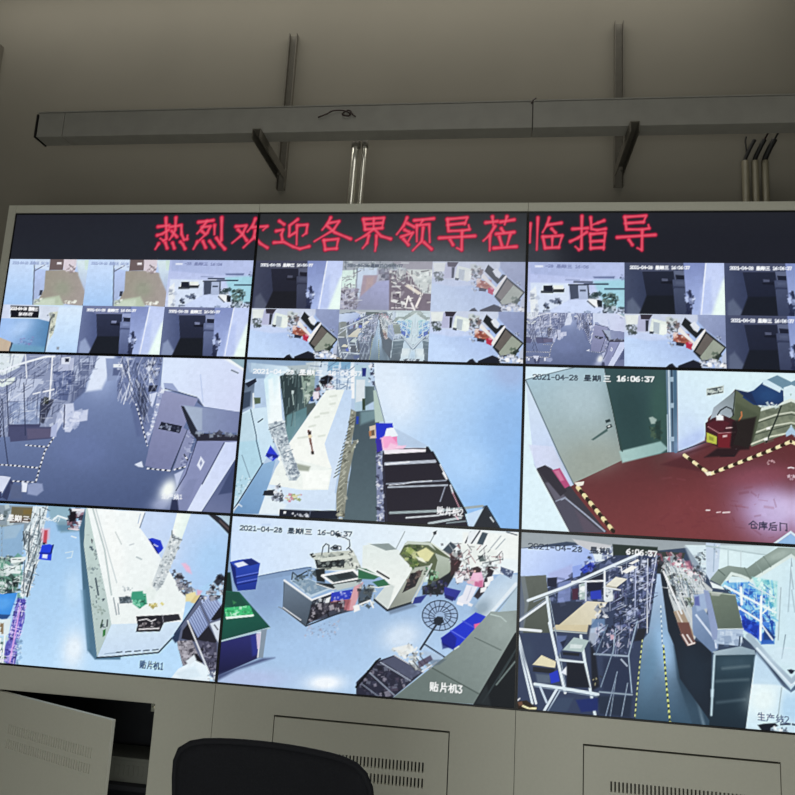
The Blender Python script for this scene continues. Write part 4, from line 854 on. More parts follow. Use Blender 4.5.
    P('44a482', 'd140,-8 235,-8 242,58 192,92 150,60', 1.8); K('d140,-5 235,-5 235,60 190,88 150,55', '9fe0c4,2a6a54,6cc8a4,1f5040', 50, (1,2.8), 14); P('3f9a7c', 'b110,575 180,570 195,629 100,629', 2)
    P('5a6872', 'd55,14 132,10 145,52 62,58', 1.4); K('d60,15 130,15 135,52 66,55', '8d98a0,3a464e', 14, (1,2.4), 15); K('d260,60 360,40 350,70 270,85', 'd8cc70,9a8a3c,4a4038,e8e0b0', 14, (1,2.6), 16)
    P('23222a', 'd170,142 345,134 352,188 328,242 168,246 180,200', 1.1); L('e6e4e8', 1, 'd190,168 240,160 270,175 300,162'); K('d185,190 330,180 325,215 190,220', 'd8d4d8,6a6468,3a363c', 26, (1,2.4), 17); L('eae6ea', 1.2, 'd190,228 320,222'); P('2b2b33', 'd340,136 452,126 468,165 345,185', 1.1); L('7a7a84', .9, 'd345,140 352,185')
    # trolley in the corner
    P('5d6580', 'd425,255 600,0 700,20 748,90 735,330 705,585 650,520 480,470 440,310', 1.2); P('b0c0e4>98aad4', 'd600,40 650,0 740,60 665,178', 1, 'd640,40 670,160'); P('aabbe0>93a5d0', 'd512,172 592,70 648,195 578,290', 1, 'd560,120 590,270')
    for i in range(7):
        t = i/6
        L('5f6c98', .9, 'd%d,%d %d,%d' % (520+70*t, 168-85*t, 580+66*t, 282-85*t)); L('6a78a4', .9, 'd%d,%d %d,%d' % (605+70*t, 60-60*t+6, 662+66*t, 170-90*t))
    P('1f1e28', 'd480,235 522,180 582,292 560,310 470,290', 1.4); P('22222c', 'd572,295 652,205 705,300 690,345', 1.4); P('1b1b24', 'd665,165 740,60 735,150 690,170', 1.4); P('8f8c96', 'd440,310 540,300 600,440 480,470', 1.4); K('d445,310 540,305 590,430 490,460', '5a5862,b8b6c0,3a3842', 60, (1,2.6), 18); P('45455a', 'd575,300 705,320 705,500 650,500', 1.4); K('d580,300 700,330 700,480 650,500', '23222e,8d8ca0,5a5a70', 70, (1,2.6), 19); P('d4deea', 'd660,190 735,165 725,330 700,290', 1.6); L('3a3a48', 1.2, 'd690,200 712,230'); L('2a3a5a', 1.4, 'd425,262 600,5'); L('dfe6f0', 1.4, 'd512,172 655,520'); P('2a3a58', 'd405,285 470,215 450,300 430,320', 1.6)
    K('b560,629 690,460 740,500 720,629', '1a1a22,6d6f7a,d8dce2,2c2c38,9a9ca8', 80, (1.2,3.6), 20); P('16161e', 'b650,510 700,455 730,480 680,540', 2, None, .8)
    P('1b1a22', 'd540,395 575,390 612,440 600,470 560,430', 1.6); P('e6f3fb', 'd395,560 450,490 560,432 600,450 640,475 662,580 660,600 400,590', 1.5); P('dfe9f0', 'd500,440 555,395 570,430 520,470', 2); P('cfe2ee', 'd430,520 560,470 600,540 480,570', 4, None, .6); K('d650,505 700,495 695,585 655,580', 'f0f6fa,9aa4b0', 14, (1.2,2.6), 21)
    c.extend(); c.T('8 星期三', 'a0,92 198,110', 6.2, 'f2f4f4', 1.1); c.T(' 16:06:37', 'a200,100 400,120', 4.6, 'dfeaf0', .7); c.T('贴片机1', 'd198,434 356,452', 7.2, '2c4468', .9)
    return c

def v_printer(rect):
    c = Canvas(rect, cell(1,2), {'a': (212,512,4.969), 'b': (362,520,4.969), 'c': (212,600,4.969), 'd': (362,612,4.969)}); P, L, K = c.P, c.L, c.K
    c.G('8cabd0', 'b0cdec', 'a300,320 c400,420')
    P('86a0c8', 'a130,380 260,330 380,300 360,500 200,520', 6, None, .8); P('a9c8ec', 'c250,170 500,150 700,200 700,330 300,360', 14, None, .7); P('b4bfe4', 'c30,380 300,330 420,440 0,420', 8, None, .7); P('f2f8fe', 'c470,400 560,375 650,385 660,450 470,450', 7); P('e6f0fa', 'd120,60 300,60 260,180 100,190', 10, None, .7); P('eaf4f8', 'b60,560 250,560 260,629 100,629', 8, None, .0)
    P('d0e3fc>e9f3f6', 'a98,10 800,45 b800,62 800,260 300,300 a560,290 470,272 230,318 90,265', 1, 'a120,150 b500,120'); L('4d6388', 1.2, 'a232,320 340,298 490,275'); P('7d97ba', 'a232,320 400,290 480,278 480,300 240,340', 2, None, .7)
    # crates
    P('2a48b4>1e3490', 'a88,248 130,238 195,230 238,255 215,385 128,392 112,350', 1.1, 'a150,250 160,390'); P('16246e', 'a88,250 115,275 125,390 108,350', 1.4); P('dfe8f8', 'a108,256 152,246 178,262 128,276', 1.3); P('101a50', 'a150,240 195,232 232,256 185,268', 1.6, None, .7); L('5f74d4', 1, 'a120,322 228,300'); L('5f74d4', 1, 'a125,352 222,332'); L('16246e', 1, 'a120,330 228,308'); L('16246e', 1, 'a125,362 222,342')
    # green bench
    P('14302c', 'a0,300 90,300 100,395 50,400', 2); P('1f5f4e>184c42', 'a40,388 135,398 c288,135 42,202 38,0', 1.1, 'c120,20 160,170'); P('1c3c34', 'a60,395 130,400 c200,60 190,80 50,20', 4, None, .5); P('4a9a5c', 'a100,440 120,450 105,460', 2, None, .7)
    P('44c07a', 'c60,40 c185,28 208,80 68,92', 1.3); K('c64,42 185,32 204,74 72,86', '7fe0a8,2a8a54,c9f2da,35a868', 50, (1,2.4), 2); P('dcf0e6', 'c66,84 205,72 207,82 70,96', 1)
    P('2a2c6a>1c1e44', 'c40,208 225,165 238,285 20,380', 1.2, 'c130,200 130,350'); P('2f3a9c', 'c190,180 226,170 232,270 200,280', 3, None, .6); L('a9c4c8', 1.4, 'c45,205 285,140'); P('8494a4', 'c240,150 272,144 252,288 222,290', 1.1); L('dfe6f0', 1.1, 'c222,165 240,160 226,285'); P('d0c4dc', 'c218,170 240,165 235,240 224,245', 1.4); P('3f4a72', 'c25,372 250,290 310,288 120,350 25,402', 4, None, .9)
    # screen printer
    P('4c5a68', 'a355,340 500,440 590,410 600,445 495,500 c500,100 465,128 350,42', 1.2); P('68788a>4a5664', 'a360,345 492,440 478,500 c462,122 352,42', 1.1, 'a400,380 c440,110'); P('bcd0e0', 'a385,340 475,330 600,378 490,425', 1.2); P('7e98ae', 'a400,345 480,335 580,378 490,412', 1.3); K('a400,345 480,335 580,378 490,412', '8fa6b8,6d879c,a2b4c2', 20, (1.5,4), 3)
    L('eef2f4', 2, 'a358,340 495,438 600,400', 1.2); L('e0e6e8', 1.1, 'c352,45 462,128'); K('a392,318 500,280 540,330 405,345', '2a363c,8aa0b0,4a5a64,c4d0d6', 40, (1.2,3.6), 4); L('2a343c', 1.1, 'a395,335 400,300 425,320 470,295')
    P('c6ccc2', 'a485,215 560,200 700,190 745,285 530,292 515,245', 1.4); K('a500,210 690,195 730,280 530,285', 'e8ece4,8a938e,1f2428,bfc6bc,59625e', 90, (1.4,4.5), 5); P('20262a', 'a510,238 660,232 655,268 520,280', 1.3); P('d4dad0', 'a520,232 680,212 690,232 540,248', 1.4); K('a520,245 650,240 650,265 525,272', '3a4448,8a9490,1a1e22', 16, (1.5,3.5), 6); P('14181c', 'a484,210 500,204 515,220 498,228', 1.3); L('c9cfc8', 1.2, 'a500,215 545,205')
    P('1d2428', 'a512,285 560,280 560,350 520,345', 1.6); P('39464a', 'a560,318 700,292 735,328 600,352', 1.2); L('f2f4f0', 2.2, 'a545,316 700,288 742,328 602,356 545,316'); P('2a3236', 'a610,315 680,302 705,322 630,335', 1.6); P('20282c', 'a520,350 600,358 745,332 740,350 610,385 520,362', 1.5); L('c9cfd2', 1.2, 'a520,358 600,385 745,348'); P('b9c4c4', 'a600,362 740,340 720,368 620,390', 1.4)
    P('262b36', 'a500,440 600,405 580,500 c520,95 465,126', 1.2); K('a505,445 590,415 c560,60 480,110', '14171e,5a6270,d0d6da,3a404c', 30, (1.2,4), 7); P('2b3cb8', 'a592,402 698,384 692,432 588,446', 1.2); K('a600,405 695,390 690,428 595,440', '8f9ae0,1d2a90,c9cff2', 14, (1.2,2.4), 8); P('7d3442', 'a588,446 690,434 682,475 590,490', 1.5); K('a588,446 690,434 682,480 590,490', 'b0505c,3a2028,d0a0a8', 16, (1.4,3), 9); P('e0e4e6', 'a566,430 590,420 c566,60 546,80', 1.4)
    P('26242e', 'c490,25 690,0 710,50 480,112', 1.6, None, .8); K('c490,20 690,0 705,50 480,110', '14141c,6d6a7a,b8b4bc,3a3844', 50, (1.2,3.6), 10); P('d4a0a8', 'a705,372 752,348 735,400 700,490 668,490', 1.6); P('f0f0f0', 'c700,30 730,20 735,50 705,62', 1.8); P('b0646c', 'c660,0 690,0 680,50 655,50', 2, None, .8); L('26303c', 1.4, 'c350,42 465,130 640,62'); L('dfe4ec', 1, 'c352,38 440,100'); L('7f8c9a', 1, 'c330,35 350,45')
    L('39434d', 1.1, 'a545,210 550,175 565,158 580,165 578,200'); L('39434d', 1, 'a588,180 610,165 640,172 640,188 600,190 588,180'); P('1f262c', 'a596,172 625,170 628,184 600,186', 1.2); L('39434d', 1, 'a668,185 684,170 682,140 660,128 630,120'); P('1c2228', 'a610,108 632,104 640,118 622,126', 1.2); L('2a3238', 1.4, 'a680,180 695,196')
    P('3a5a48', 'a735,290 800,300 800,330 750,320', 1.6)
    K('c470,130 640,95 610,195 455,190', '7f90aa,b8a8b0,9aa8c4,c4d4ea', 60, (.8,1.8), 11, .6)
    K('b-20,300 75,335 50,435 -20,440', '8f9a98,3a4448,d9dfd8,2b3236', 46, (1.4,4), 12); P('2a3238', 'b-20,345 60,340 40,400 -20,420', 2, None, .7); L('e8ecec', 1.6, 'b-10,420 40,400 55,435')
    # chip mounters
    P('e2ebe8>eef2ee', 'a748,168 800,155 b20,115 180,148 252,240 128,446 64,392 130,312 85,280 0,258 a745,285', 1.1, 'b60,150 100,380'); P('c4cfcc', 'b64,392 130,312 160,330 128,446', 2, None, .7); P('b0b6aa>8f958c', 'b252,240 335,225 300,300 240,412 128,446', 1.1, 'b260,260 180,430'); P('2b2a2e', 'b240,268 302,248 265,330 200,362', 1.2); K('b240,268 302,248 265,330 205,358', '5a4a48,14141a,7a6a64', 16, (1.4,3), 13)
    P('8b9898', 'b40,120 132,116 172,146 118,152', 1.2); P('2f6a4a', 'b-20,238 20,242 88,280 60,296 -20,292', 1.4); L('e4ecea', 1.4, 'b-20,240 85,278'); P('2f6a4a', 'b50,308 110,294 138,324 80,334', 1.3); L('1f2226', 1.8, 'b75,256 132,290'); L('dfe6e2', 1, 'b40,330 80,336 135,328'); L('1a232c', 2.2, 'b62,398 125,450 245,412'); P('5a6a80', 'b128,450 250,412 270,430 140,470', 3, None, .6)
    P('59644a', 'b185,170 215,115 335,108 465,195 440,290 370,372 320,350 340,225 250,240', 1.3); K('b190,170 225,125 320,130 340,180 250,235', '3d5a30,9aab62,22301f,6d7f4a,c9cf9a', 70, (1.4,4.5), 14); P('dcdba6', 'b268,160 318,138 358,165 330,205 300,208', 1.8); P('e8ecd8', 'b265,180 300,190 320,215 280,200', 1.6); P('c6d0c4', 'b205,128 225,104 340,112 365,150 330,125 230,120', 1.4)
    P('b2bdb0>98a494', 'b362,165 466,205 402,312 360,262 375,200', 1.1, 'b390,190 400,300'); L('dfe6da', 1.4, 'b345,115 466,203'); K('b312,235 382,258 355,315 310,300', '8fd0a4,3f6a50,cfe6d4,2a3a30', 36, (1.2,3.2), 15); P('1d2228', 'b300,330 350,315 440,258 470,200 495,205 450,290 400,372 300,372', 1.8); K('b300,330 440,280 400,372 300,375', '2a2d5a,3f4a5a,14161e,6d6a80', 30, (1.4,3.4), 16); L('c9d0ca', 1.6, 'b345,220 250,410', 1); L('9aa4a8', .9, 'b170,140 212,58'); L('8d979c', .9, 'b338,112 366,60'); P('2a3138', 'b352,60 372,52 368,72 356,74', 1.2)
    K('b390,110 640,150 700,210 600,300 480,300 440,220', 'e8ece8,c0c8c8,5b5a60,8f5a5a,2b2b30,a6aeb0', 120, (1.4,5), 17); P('3f4c58', 'b400,150 440,108 470,130 440,170', 1.6); P('3a2a2e', 'b440,170 495,205 470,260 440,280', 2)
    P('e8eeea', 'b480,110 560,120 660,150 700,200 610,212 560,250 510,200', 1.4); P('f0f4f0', 'b500,60 800,70 780,200 700,190 620,140 500,120', 3, None, .8); L('2c323a', 1.6, 'b515,112 540,62'); P('e6ecf0', 'b530,60 600,48 560,120 520,115', 1.4); L('3a424c', 1.4, 'b545,115 585,55'); P('40505c', 'b598,60 626,66 600,125 570,118', 1.3); L('b4bcc0', 1.2, 'b640,140 690,80'); L('a8b2b8', 1, 'b665,145 710,95'); P('5d6a6a', 'b575,178 612,175 615,205 585,208', 1.4); L('7a8488', 1.1, 'b600,215 700,195'); L('55606a', 1.2, 'b720,60 770,75')
    K('b470,260 560,240 555,310 470,320', 'e8e4ea,5a4a52,c0a8b0,2b2b36,f4f4f4', 50, (1.4,3.6), 18); P('eceef2', 'b460,280 490,265 510,280 500,310 470,315', 1.6)
    P('2d3392', 'b408,332 492,352 462,402 408,375', 1.5); P('1c2066', 'b410,370 460,385 450,405 412,388', 1.5); P('2c3888', 'b262,385 322,372 292,412 250,418', 1.6)
    c.H('b400,110 700,140 700,210 600,300 470,290 440,220', '2a2c34,eceeee,6d6a72,8a5a60,c4c8c8', 70, (3,10), (-35,-50,55,80,0), .8, 41, .6)
    # worker in pink
    P('2a2530', 'b600,310 645,230 660,240 620,350 575,395 555,380', 1.6); P('e9b8d4', 'b552,262 592,255 606,300 600,335 560,330 530,312', 1.5); P('b84a7a', 'b560,305 600,300 600,335 560,332', 2, None, .7); P('e4e6f0', 'b520,322 575,332 540,400 525,420 470,415 478,385 500,372', 1.5); P('3a2c30', 'b548,238 575,230 594,242 588,262 560,262', 1.3); P('f0f0f4', 'b472,405 505,415 500,428 470,420', 1.2); P('f0f0f4', 'b530,410 552,420 545,432 525,425', 1.2); P('f0c4da', 'b560,268 585,262 580,310 552,300', 2.4, None, .7); P('e0a8b8', 'b545,300 560,300 530,318 520,308', 1.2); P('d8b0a8', 'b556,250 566,250 564,262 555,262', 1.2); L('c8ccdc', 1, 'b545,335 520,400'); P('d8c0c8', 'b525,300 560,305 550,320 520,312', 1.6)
    P('eef0f2', 'b622,285 652,278 655,300 625,312', 1.3); P('eef0f2', 'b608,310 638,305 640,328 610,335', 1.3); P('eef0f2', 'b590,338 620,332 618,355 588,362', 1.3); P('2a2228', 'b625,230 650,232 645,262 622,262', 1.4)
    P('b5cce2>d4e2ec', 'b640,310 700,255 775,275 775,330 620,490 560,430', 2, 'b640,320 700,420'); P('7f94a4', 'b600,390 650,420 600,490 540,450', 5, None, .7); L('dfeaf2', 3, 'b765,318 622,486', 1.2); L('8a9ca8', 1, 'b775,330 640,490'); P('4a5878', 'b690,232 755,255 742,292 688,262', 1.4); K('b690,232 755,255 742,290 690,260', 'b8c4d4,2a3450', 10, (1.2,2.6), 19); L('dfe6ea', 1.2, 'b640,240 700,270')
    P('b4c6cc', 'b770,330 780,330 780,520 640,520', 2, None, .7)
    # crates under the fan
    P('1d32c8', 'd392,130 520,35 565,2 615,22 585,85 462,192 400,162', 1.3); P('141e86', 'd392,130 440,100 470,130 460,192 400,165', 2, None, .8); P('0f1868', 'd395,150 440,175 400,185', 2, None, .7); L('5a6ae4', 1.1, 'd440,92 520,140'); L('4a5ad8', 1, 'd500,45 570,85'); P('ea6a9c', 'd556,62 588,54 582,85 560,88', 1.5)
    fan = [(387+88*math.cos(t), 18+75*math.sin(t)) for t in [i*math.pi/12 for i in range(25)]]
    S = lambda pts: ' '.join(('d' if i == 0 else '')+'%.1f,%.1f' % p for i, p in enumerate(pts))
    P('8fa4c4', S(fan[:-1]), 1, None, .45); L('2a3548', 1.0, S(fan))
    for i in range(18):
        t = i*math.pi/9+.2
        L('2d3850', .8, 'd%.1f,%.1f %.1f,%.1f' % (387+26*math.cos(t), 22+24*math.sin(t), 387+86*math.cos(t+.35), 18+73*math.sin(t+.35)), .8)
    L('2d3850', .8, S([(387+55*math.cos(i*.3), 19+47*math.sin(i*.3)) for i in range(22)])); P('1f2733', 'd357,35 375,22 402,26 405,52 382,68 356,60', 1.3); L('2a3240', 1.9, 'd370,62 290,186')
    L('2c3850', 1.6, 'd310,160 425,235'); P('a9bcd0', 'd300,190 400,215 380,260 330,240', 3, None, .6)
    # partition, cart
    P('73807d>8e9b98', 'd148,432 480,170 640,-2 680,0 800,-10 775,95 555,460', 1.1, 'd330,350 700,60'); P('5f6d6a', 'd350,280 585,405 555,460 300,440 150,432', 4, None, .45); L('47534f', 1, 'd350,280 440,330 580,408'); L('b8c8c4', 1.2, 'd640,12 690,25 716,48'); L('55625f', .9, 'd560,128 690,190'); L('c4d2d0', 1.4, 'd460,185 480,172'); P('a4b2ae', 'd600,60 720,20 760,60 700,160', 8, None, .4)
    P('12171c', 'd552,462 760,105 780,95 780,490', 1.2); L('63706f', 1.6, 'd668,362 760,248', 1); L('4a5758', 1.1, 'd680,330 750,215'); L('2a3438', 1.6, 'd600,450 770,180'); P('252c30', 'd560,455 620,360 640,470', 3, None, .8)
    P('2b2c3c', 'd-30,350 75,245 160,215 305,300 150,428 -30,415', 1.3); K('d-20,350 80,250 290,300 150,420 0,410', '3a3c50,1c1d28,6d7284,4a4456,8d8a9a', 90, (1.4,4), 20); P('5a6078', 'd95,245 160,220 300,300 240,335', 2, None, .8); L('99a2b4', 1.2, 'd92,252 240,342'); L('8d96a8', 1.2, 'd40,305 160,415'); L('7a8294', 1, 'd0,360 80,420'); L('101218', 2, 'd72,245 -30,375'); L('101218', 1.6, 'd72,245 90,232'); L('c8ccd4', 1.2, 'd160,215 305,300')
    K('d148,190 232,158 305,212 335,275 280,292 225,240', 'f2f4f2,c9cfce,55585c,e4e8e4,8a8e90', 80, (1.4,3.6), 21); P('eef0ec', 'd150,180 235,160 270,190 200,225', 2, None, .8)
    for i in range(4): L('4a4e54', 1, 'd%d,%d %d,%d' % (235+i*18, 255-i*12, 262+i*18, 290-i*12))
    P('443a50', 'd275,250 340,215 352,238 285,280', 1.6, None, .8); L('dfe3e6', 1, 'd300,295 370,250'); P('4a5a6c', 'd330,240 420,235 385,262 350,270', 2, None, .5)
    c.T('2021-04-28 星期三 16-06:37', 'a140,66 700,98', 5.4, '33424f', 1.0); P('bcd0ee', 'a245,60 290,58 290,68 245,70', 2, None, .7)
    c.T('贴片机3', 'd338,348 502,366', 8.2, 'f8faf8', 1.2)
    return c

def v_line(rect, small=False):
    c = Canvas(rect, cell(2,2), {'a': (512,528,5.483), 'b': (650,535,5.483), 'c': (512,625,5.483), 'd': (650,635,5.483)}); P, L, K, D = c.P, c.L, c.K, c.D
    c.B('38475f')
    P('9aa4aa', 'a30,10 800,50 b800,60 300,60 0,90 a550,100 300,75 40,112', 1.4); P('c6c8cc', 'a330,60 545,95 540,150 440,140 380,110', 1.6)
    P('c7d9fb>a6bcee', 'a42,112 370,95 450,135 540,145 380,245 190,335 42,262', 1.2, 'a100,150 300,300'); P('a9b0de', 'a200,250 330,200 330,300 210,335', 4, None, .7)
    P('dfeaf0', 'a440,130 560,100 560,170 460,190', 2); K('a440,130 560,110 560,190 380,220', '20262e,8d9ab4,e4ecf4,54608a', 40, (1.2,4), 2); P('e0f2f4>cfe8f0', 'b195,55 800,62 800,600 d800,330 560,50 500,0 b420,200 330,240 250,130', 1.6, 'b300,80 720,400')
    P('27332f', 'a552,88 800,105 800,140 700,150 555,160', 1.6); P('3a403c>2a3034', 'b-10,88 195,98 185,130 95,125 78,215 -10,205', 1.4, 'b60,90 20,190'); K('b-10,95 190,105 75,210 -10,200', '1b1f26,5a625a,d0d8dc,3a3f4a,8a5a6a', 50, (1.2,4), 3)
    # floor
    P('b6cdea>3a566c', 'b0,212 75,215 122,576 d240,500 -10,485 c680,522 720,80 a752,576 795,260', 1.2, 'b40,215 d60,470'); P('8fb7dc', 'b20,400 120,450 d135,150 100,220 20,160 0,60', 8, None, .7); P('2a4154>31485a', 'd130,60 340,55 340,460 535,520 240,505 150,240', 3, 'd230,60 300,480'); P('a8cdf0', 'd0,-30 100,-30 130,120 120,250 100,120', 6, None, .6); L('90a8b8', 2.4, 'd245,300 296,495', 3, .8); P('3b5468', 'd170,260 260,300 290,490 180,480', 6, None, .7); P('5f86a4', 'c720,120 795,100 795,300 700,420', 8, None, .6)
    # left benches
    P('323e5a', 'a42,262 190,332 380,245 560,150 740,150 800,150 795,270 745,576 c715,80 672,522 0,475 0,0 a42,576', 1.4)
    K('a560,150 790,150 790,280 745,480 735,576 560,576 535,340', '2a2f48,6d78a8,cfd8ee,443f6d,1a1d2b,9aa6cc,4f5a88', 170, (1,3.6), 4, .8); K('a640,190 795,160 760,400 660,400', '20243a,dfe6f6,59628e', 90, (1.2,3.6), 5); c.H('a540,170 790,150 790,280 745,560 560,576 520,420', 'dfe6f6,1a1f33,8a96be,4d5680,c4cce8,141828', 210, (4,14), (90,92,88,-25,-30,-35,2), .75, 42, .6); L('d0d8ec', 1, 'a745,170 742,576'); L('b0bada', 1, 'a680,190 675,480'); L('c4cce4', .9, 'a795,150 770,300 750,470')
    K('a200,300 560,180 540,400 220,420', '3a4260,5a6690,20263a,8a96c0', 80, (2,7), 6, .7); P('5e645e>4f5650', 'a48,266 187,258 202,382 212,400 210,576 60,576 70,420', 1.2, 'a120,280 150,560'); P('7f8a94', 'a45,266 70,262 95,400 60,576 45,576', 2, None, .6)
    P('8fa6e6', 'a332,212 385,198 375,262 335,275', 1.4); P('1f2f96', 'a372,228 432,186 462,212 395,252', 1.6); K('a375,225 450,190 455,220 390,245', '2a46c0,141c50,5a6ad0', 16, (1.4,3.4), 7); P('1d2238', 'a192,274 248,270 246,325 195,322', 1.5); P('8f9fd8', 'a255,300 325,285 320,400 250,410', 2, None, .7); P('46243a', 'a330,335 365,330 362,392 332,395', 2)
    P('d2dcde', 'a368,310 412,298 405,390 372,395', 1.6); K('a370,310 410,300 405,390 372,392', 'f0f4f4,9ab0ac,b8c8c4', 18, (1.4,3.4), 8); P('1c2134', 'a410,245 505,238 500,298 415,300', 1.6); P('2a3cb4', 'a430,345 488,330 492,390 432,392', 1.6); P('151a30', 'a410,300 500,295 490,340 415,350', 2); P('d8dfe2', 'a505,330 550,300 555,400 510,410', 1.6); K('a510,300 560,300 555,400 510,400', '2a3040,e8eef0,7f8a98', 26, (1.2,3.4), 9)
    P('2b3348', 'a215,415 400,400 230,560', 2, None, .8)
    P('e4e2d4', 'a515,315 570,268 634,280 575,325', 1.1); P('b4b09c', 'a515,315 575,325 575,338 515,330', 1.1); P('f0f0ea', 'a600,240 660,205 690,215 630,250', 1.3); P('e8e8e4', 'a640,195 690,170 700,180 660,200', 1.2); L('e4eaf2', 1.4, 'a505,325 595,340'); L('e8ecf4', 1.2, 'a560,210 600,215 605,250')
    P('dcd6c0>cec6aa', 'a228,558 412,402 524,408 410,570', 1, 'a420,410 300,560'); P('cfc4a4', 'c225,20 240,0 430,0 412,42', 1.1); L('aab4b4', 1.6, 'c222,30 415,46'); P('3a4256', 'c420,0 470,0 440,100 410,60', 2); P('6f8fb8', 'a440,500 510,495 510,576 430,576', 2.4, None, .8); P('d0dcec', 'c430,20 520,0 450,110 420,90', 2.4, None, .7); K('a460,420 530,410 520,500 470,490', 'e4e8ec,3a4254,8a94a8', 26, (1.2,3.6), 10)
    L('dfe9f3', 2.8, 'a88,398 300,320 480,238 700,142', 1.1); L('8a97a6', 1, 'a120,405 480,255 690,160'); L('dfe6ee', 2.4, 'a36,512 192,402'); L('8896a8', 1, 'a42,498 185,392'); L('dbe7ef', 2.9, 'a192,380 218,576 c205,-10 292,372'); L('8f9fb0', 1, 'a206,385 c300,365')
    L('e2e8ec', 2.8, 'c28,22 158,34'); L('d5e2ec', 2.4, 'c30,50 60,210 112,432'); L('dde8f0', 2.4, 'c36,60 80,230 132,430'); L('d9e7ef', 2.9, 'c378,60 400,200 456,495'); L('d8e6ee', 3.1, 'c125,325 300,352 472,382'); L('7f90a4', 1, 'c125,338 470,394'); L('d0dce2', 2.3, 'c245,190 390,206'); L('d3e0ea', 2.6, 'c245,355 175,475'); L('aebfd0', 1.4, 'c262,362 195,478'); L('c4d4e4', 2.2, 'c155,340 190,425'); L('dfe8ee', 2, 'a330,296 505,290'); L('dfe8ee', 2.2, 'a508,238 510,395'); L('c4ccdc', 1.6, 'a405,300 405,400')
    P('e0d9b8', 'c112,218 162,166 242,202 236,236', 1.1); P('20232b', 'c115,230 236,242 228,268 115,256', 1.1); P('6d7c8a', 'c130,268 210,275 210,320 140,320', 3, None, .6); P('adc0c0', 'c278,138 340,68 422,86 388,150', 1.2); P('d2dede', 'c320,105 390,110 380,130 318,128', 1.2); P('1c212a', 'c278,148 372,155 368,172 280,165', 1.2); P('2338bc', 'c205,268 252,248 262,310 215,322', 1.6); P('e2e8f4', 'c268,262 314,212 305,280', 1.5); P('5a6a94', 'c245,60 300,60 280,130 250,170', 2.4); P('1d2540', 'c265,95 300,80 280,130', 1.6)
    P('141926', 'c300,205 395,212 428,345 300,342', 2); P('0f131d', 'c430,90 460,160 480,340 440,360', 3, None, .8); P('1b2b66', 'c350,412 480,400 470,470 380,480', 2.4); P('3a4a64', 'c250,400 340,400 300,480 190,480', 3, None, .8); P('242e48', 'c500,180 640,180 650,370 500,360', 4, None, .8); P('1f2a3c', 'c470,390 660,390 650,510 480,490', 4, None, .8); K('c460,0 690,0 640,160 470,150', '1a2036,4a5678,7f8ab0,2d3552,c4c0d4', 90, (1.2,4), 11)
    c.H('c450,10 690,0 640,160 460,150', 'a8b2d0,1a2034,5a668c,dfe4f0', 40, (4,12), (90,100,-40), .75, 43, .6); L('93a3b6', 1.8, 'c452,160 640,172'); L('8fa0b0', 1.5, 'c480,368 660,384'); L('7f92a8', 1, 'c560,130 488,340'); L('8496ac', 1, 'c578,258 515,500'); L('8b9cb0', 1, 'c635,320 602,500'); L('9bb0c4', 1.2, 'c688,-20 640,170 658,372'); L('6a7e96', .9, 'c525,0 460,160'); L('a9b6c8', 1.6, 'c600,190 632,225'); L('7d8ea2', .9, 'c570,300 540,500'); P('c9a8b8', 'c540,55 560,55 558,80 542,80', 1.4); K('c440,290 500,280 490,340 440,335', 'c0b890,2a2e2e', 8, (1.2,2.4), 12); P('20242e', 'c690,20 740,20 720,85 670,90', 2); L('90a4b8', 1, 'c555,160 570,20')
    P('2a2018', 'c25,420 80,415 140,455 130,475 30,470', 1.5); L('ecdcb0', 2, 'c60,445 95,460 130,458'); P('6a4a3a', 'c30,425 55,420 60,440 40,445', 1.6); L('e0e4e8', 1.4, 'c30,415 42,405'); P('3b4a62', 'c50,100 110,90 110,200 70,220', 5, None, .6)
    D('c4cf90', '2a3a44', 1.3, 'c716,85 690,330 674,520', 2.6); D('d0dc86', '24343a', 1.9, 'd75,60 92,280 112,488', 2.6); D('cfe0e8', '6a88a8', 1.4, 'b60,390 d70,70', 2.4)
    # right machines
    P('1b2430', 'b58,212 78,212 120,330 180,470 240,576 d340,60 332,475 165,240 135,60 100,-20', 1.6); P('22303f', 'd140,40 340,60 330,440 240,290 160,240', 5, None, .6)
    P('c3cacc', 'b74,120 135,115 345,300 300,480 245,576 185,576 105,330', 1.4); K('b80,125 290,260 240,390 150,400 100,290', 'e6ecee,9aa8b0,2a3038,7a8a6a,c0ccd0,5a6470', 170, (1.2,4), 13); c.H('b80,125 300,270 250,400 150,400 100,290', 'f4f8f8,2a323c,9ab0bc,5f6a78,d4dee4', 120, (4,14), (62,66,58,0,80), .75, 44, .6); P('d8e0e4', 'b90,130 130,120 300,290 290,330', 3, None, .6); P('23282c', 'b105,270 140,280 145,335 118,320', 2, None, .8); P('a5937f', 'b130,420 180,410 250,560 220,576 190,576', 1.6); L('e0d8d0', 1.4, 'b150,420 225,576'); L('d0d4d4', 1.4, 'b165,330 235,480 245,560'); P('6d4a44', 'b150,480 215,480 240,576 185,576', 2); L('e4e8ea', 2, 'b75,200 175,430'); P('6a4c48', 'd165,-5 228,-5 255,45 205,62', 1.5); L('dccfca', 1.6, 'd180,0 212,55 245,45'); L('e8d8d4', 1.4, 'd205,0 232,42')
    P('8299bc>6d84a6', 'b232,400 262,360 385,530 d375,80 345,100 240,0 b235,520', 1.4, 'b260,420 350,560'); L('cfdcee', 2, 'b255,440 360,576 d365,70'); P('9fb4d4', 'b240,330 300,320 320,400 260,420', 2.4); P('5f6aa8', 'b245,340 270,335 275,390 245,385', 2.4)
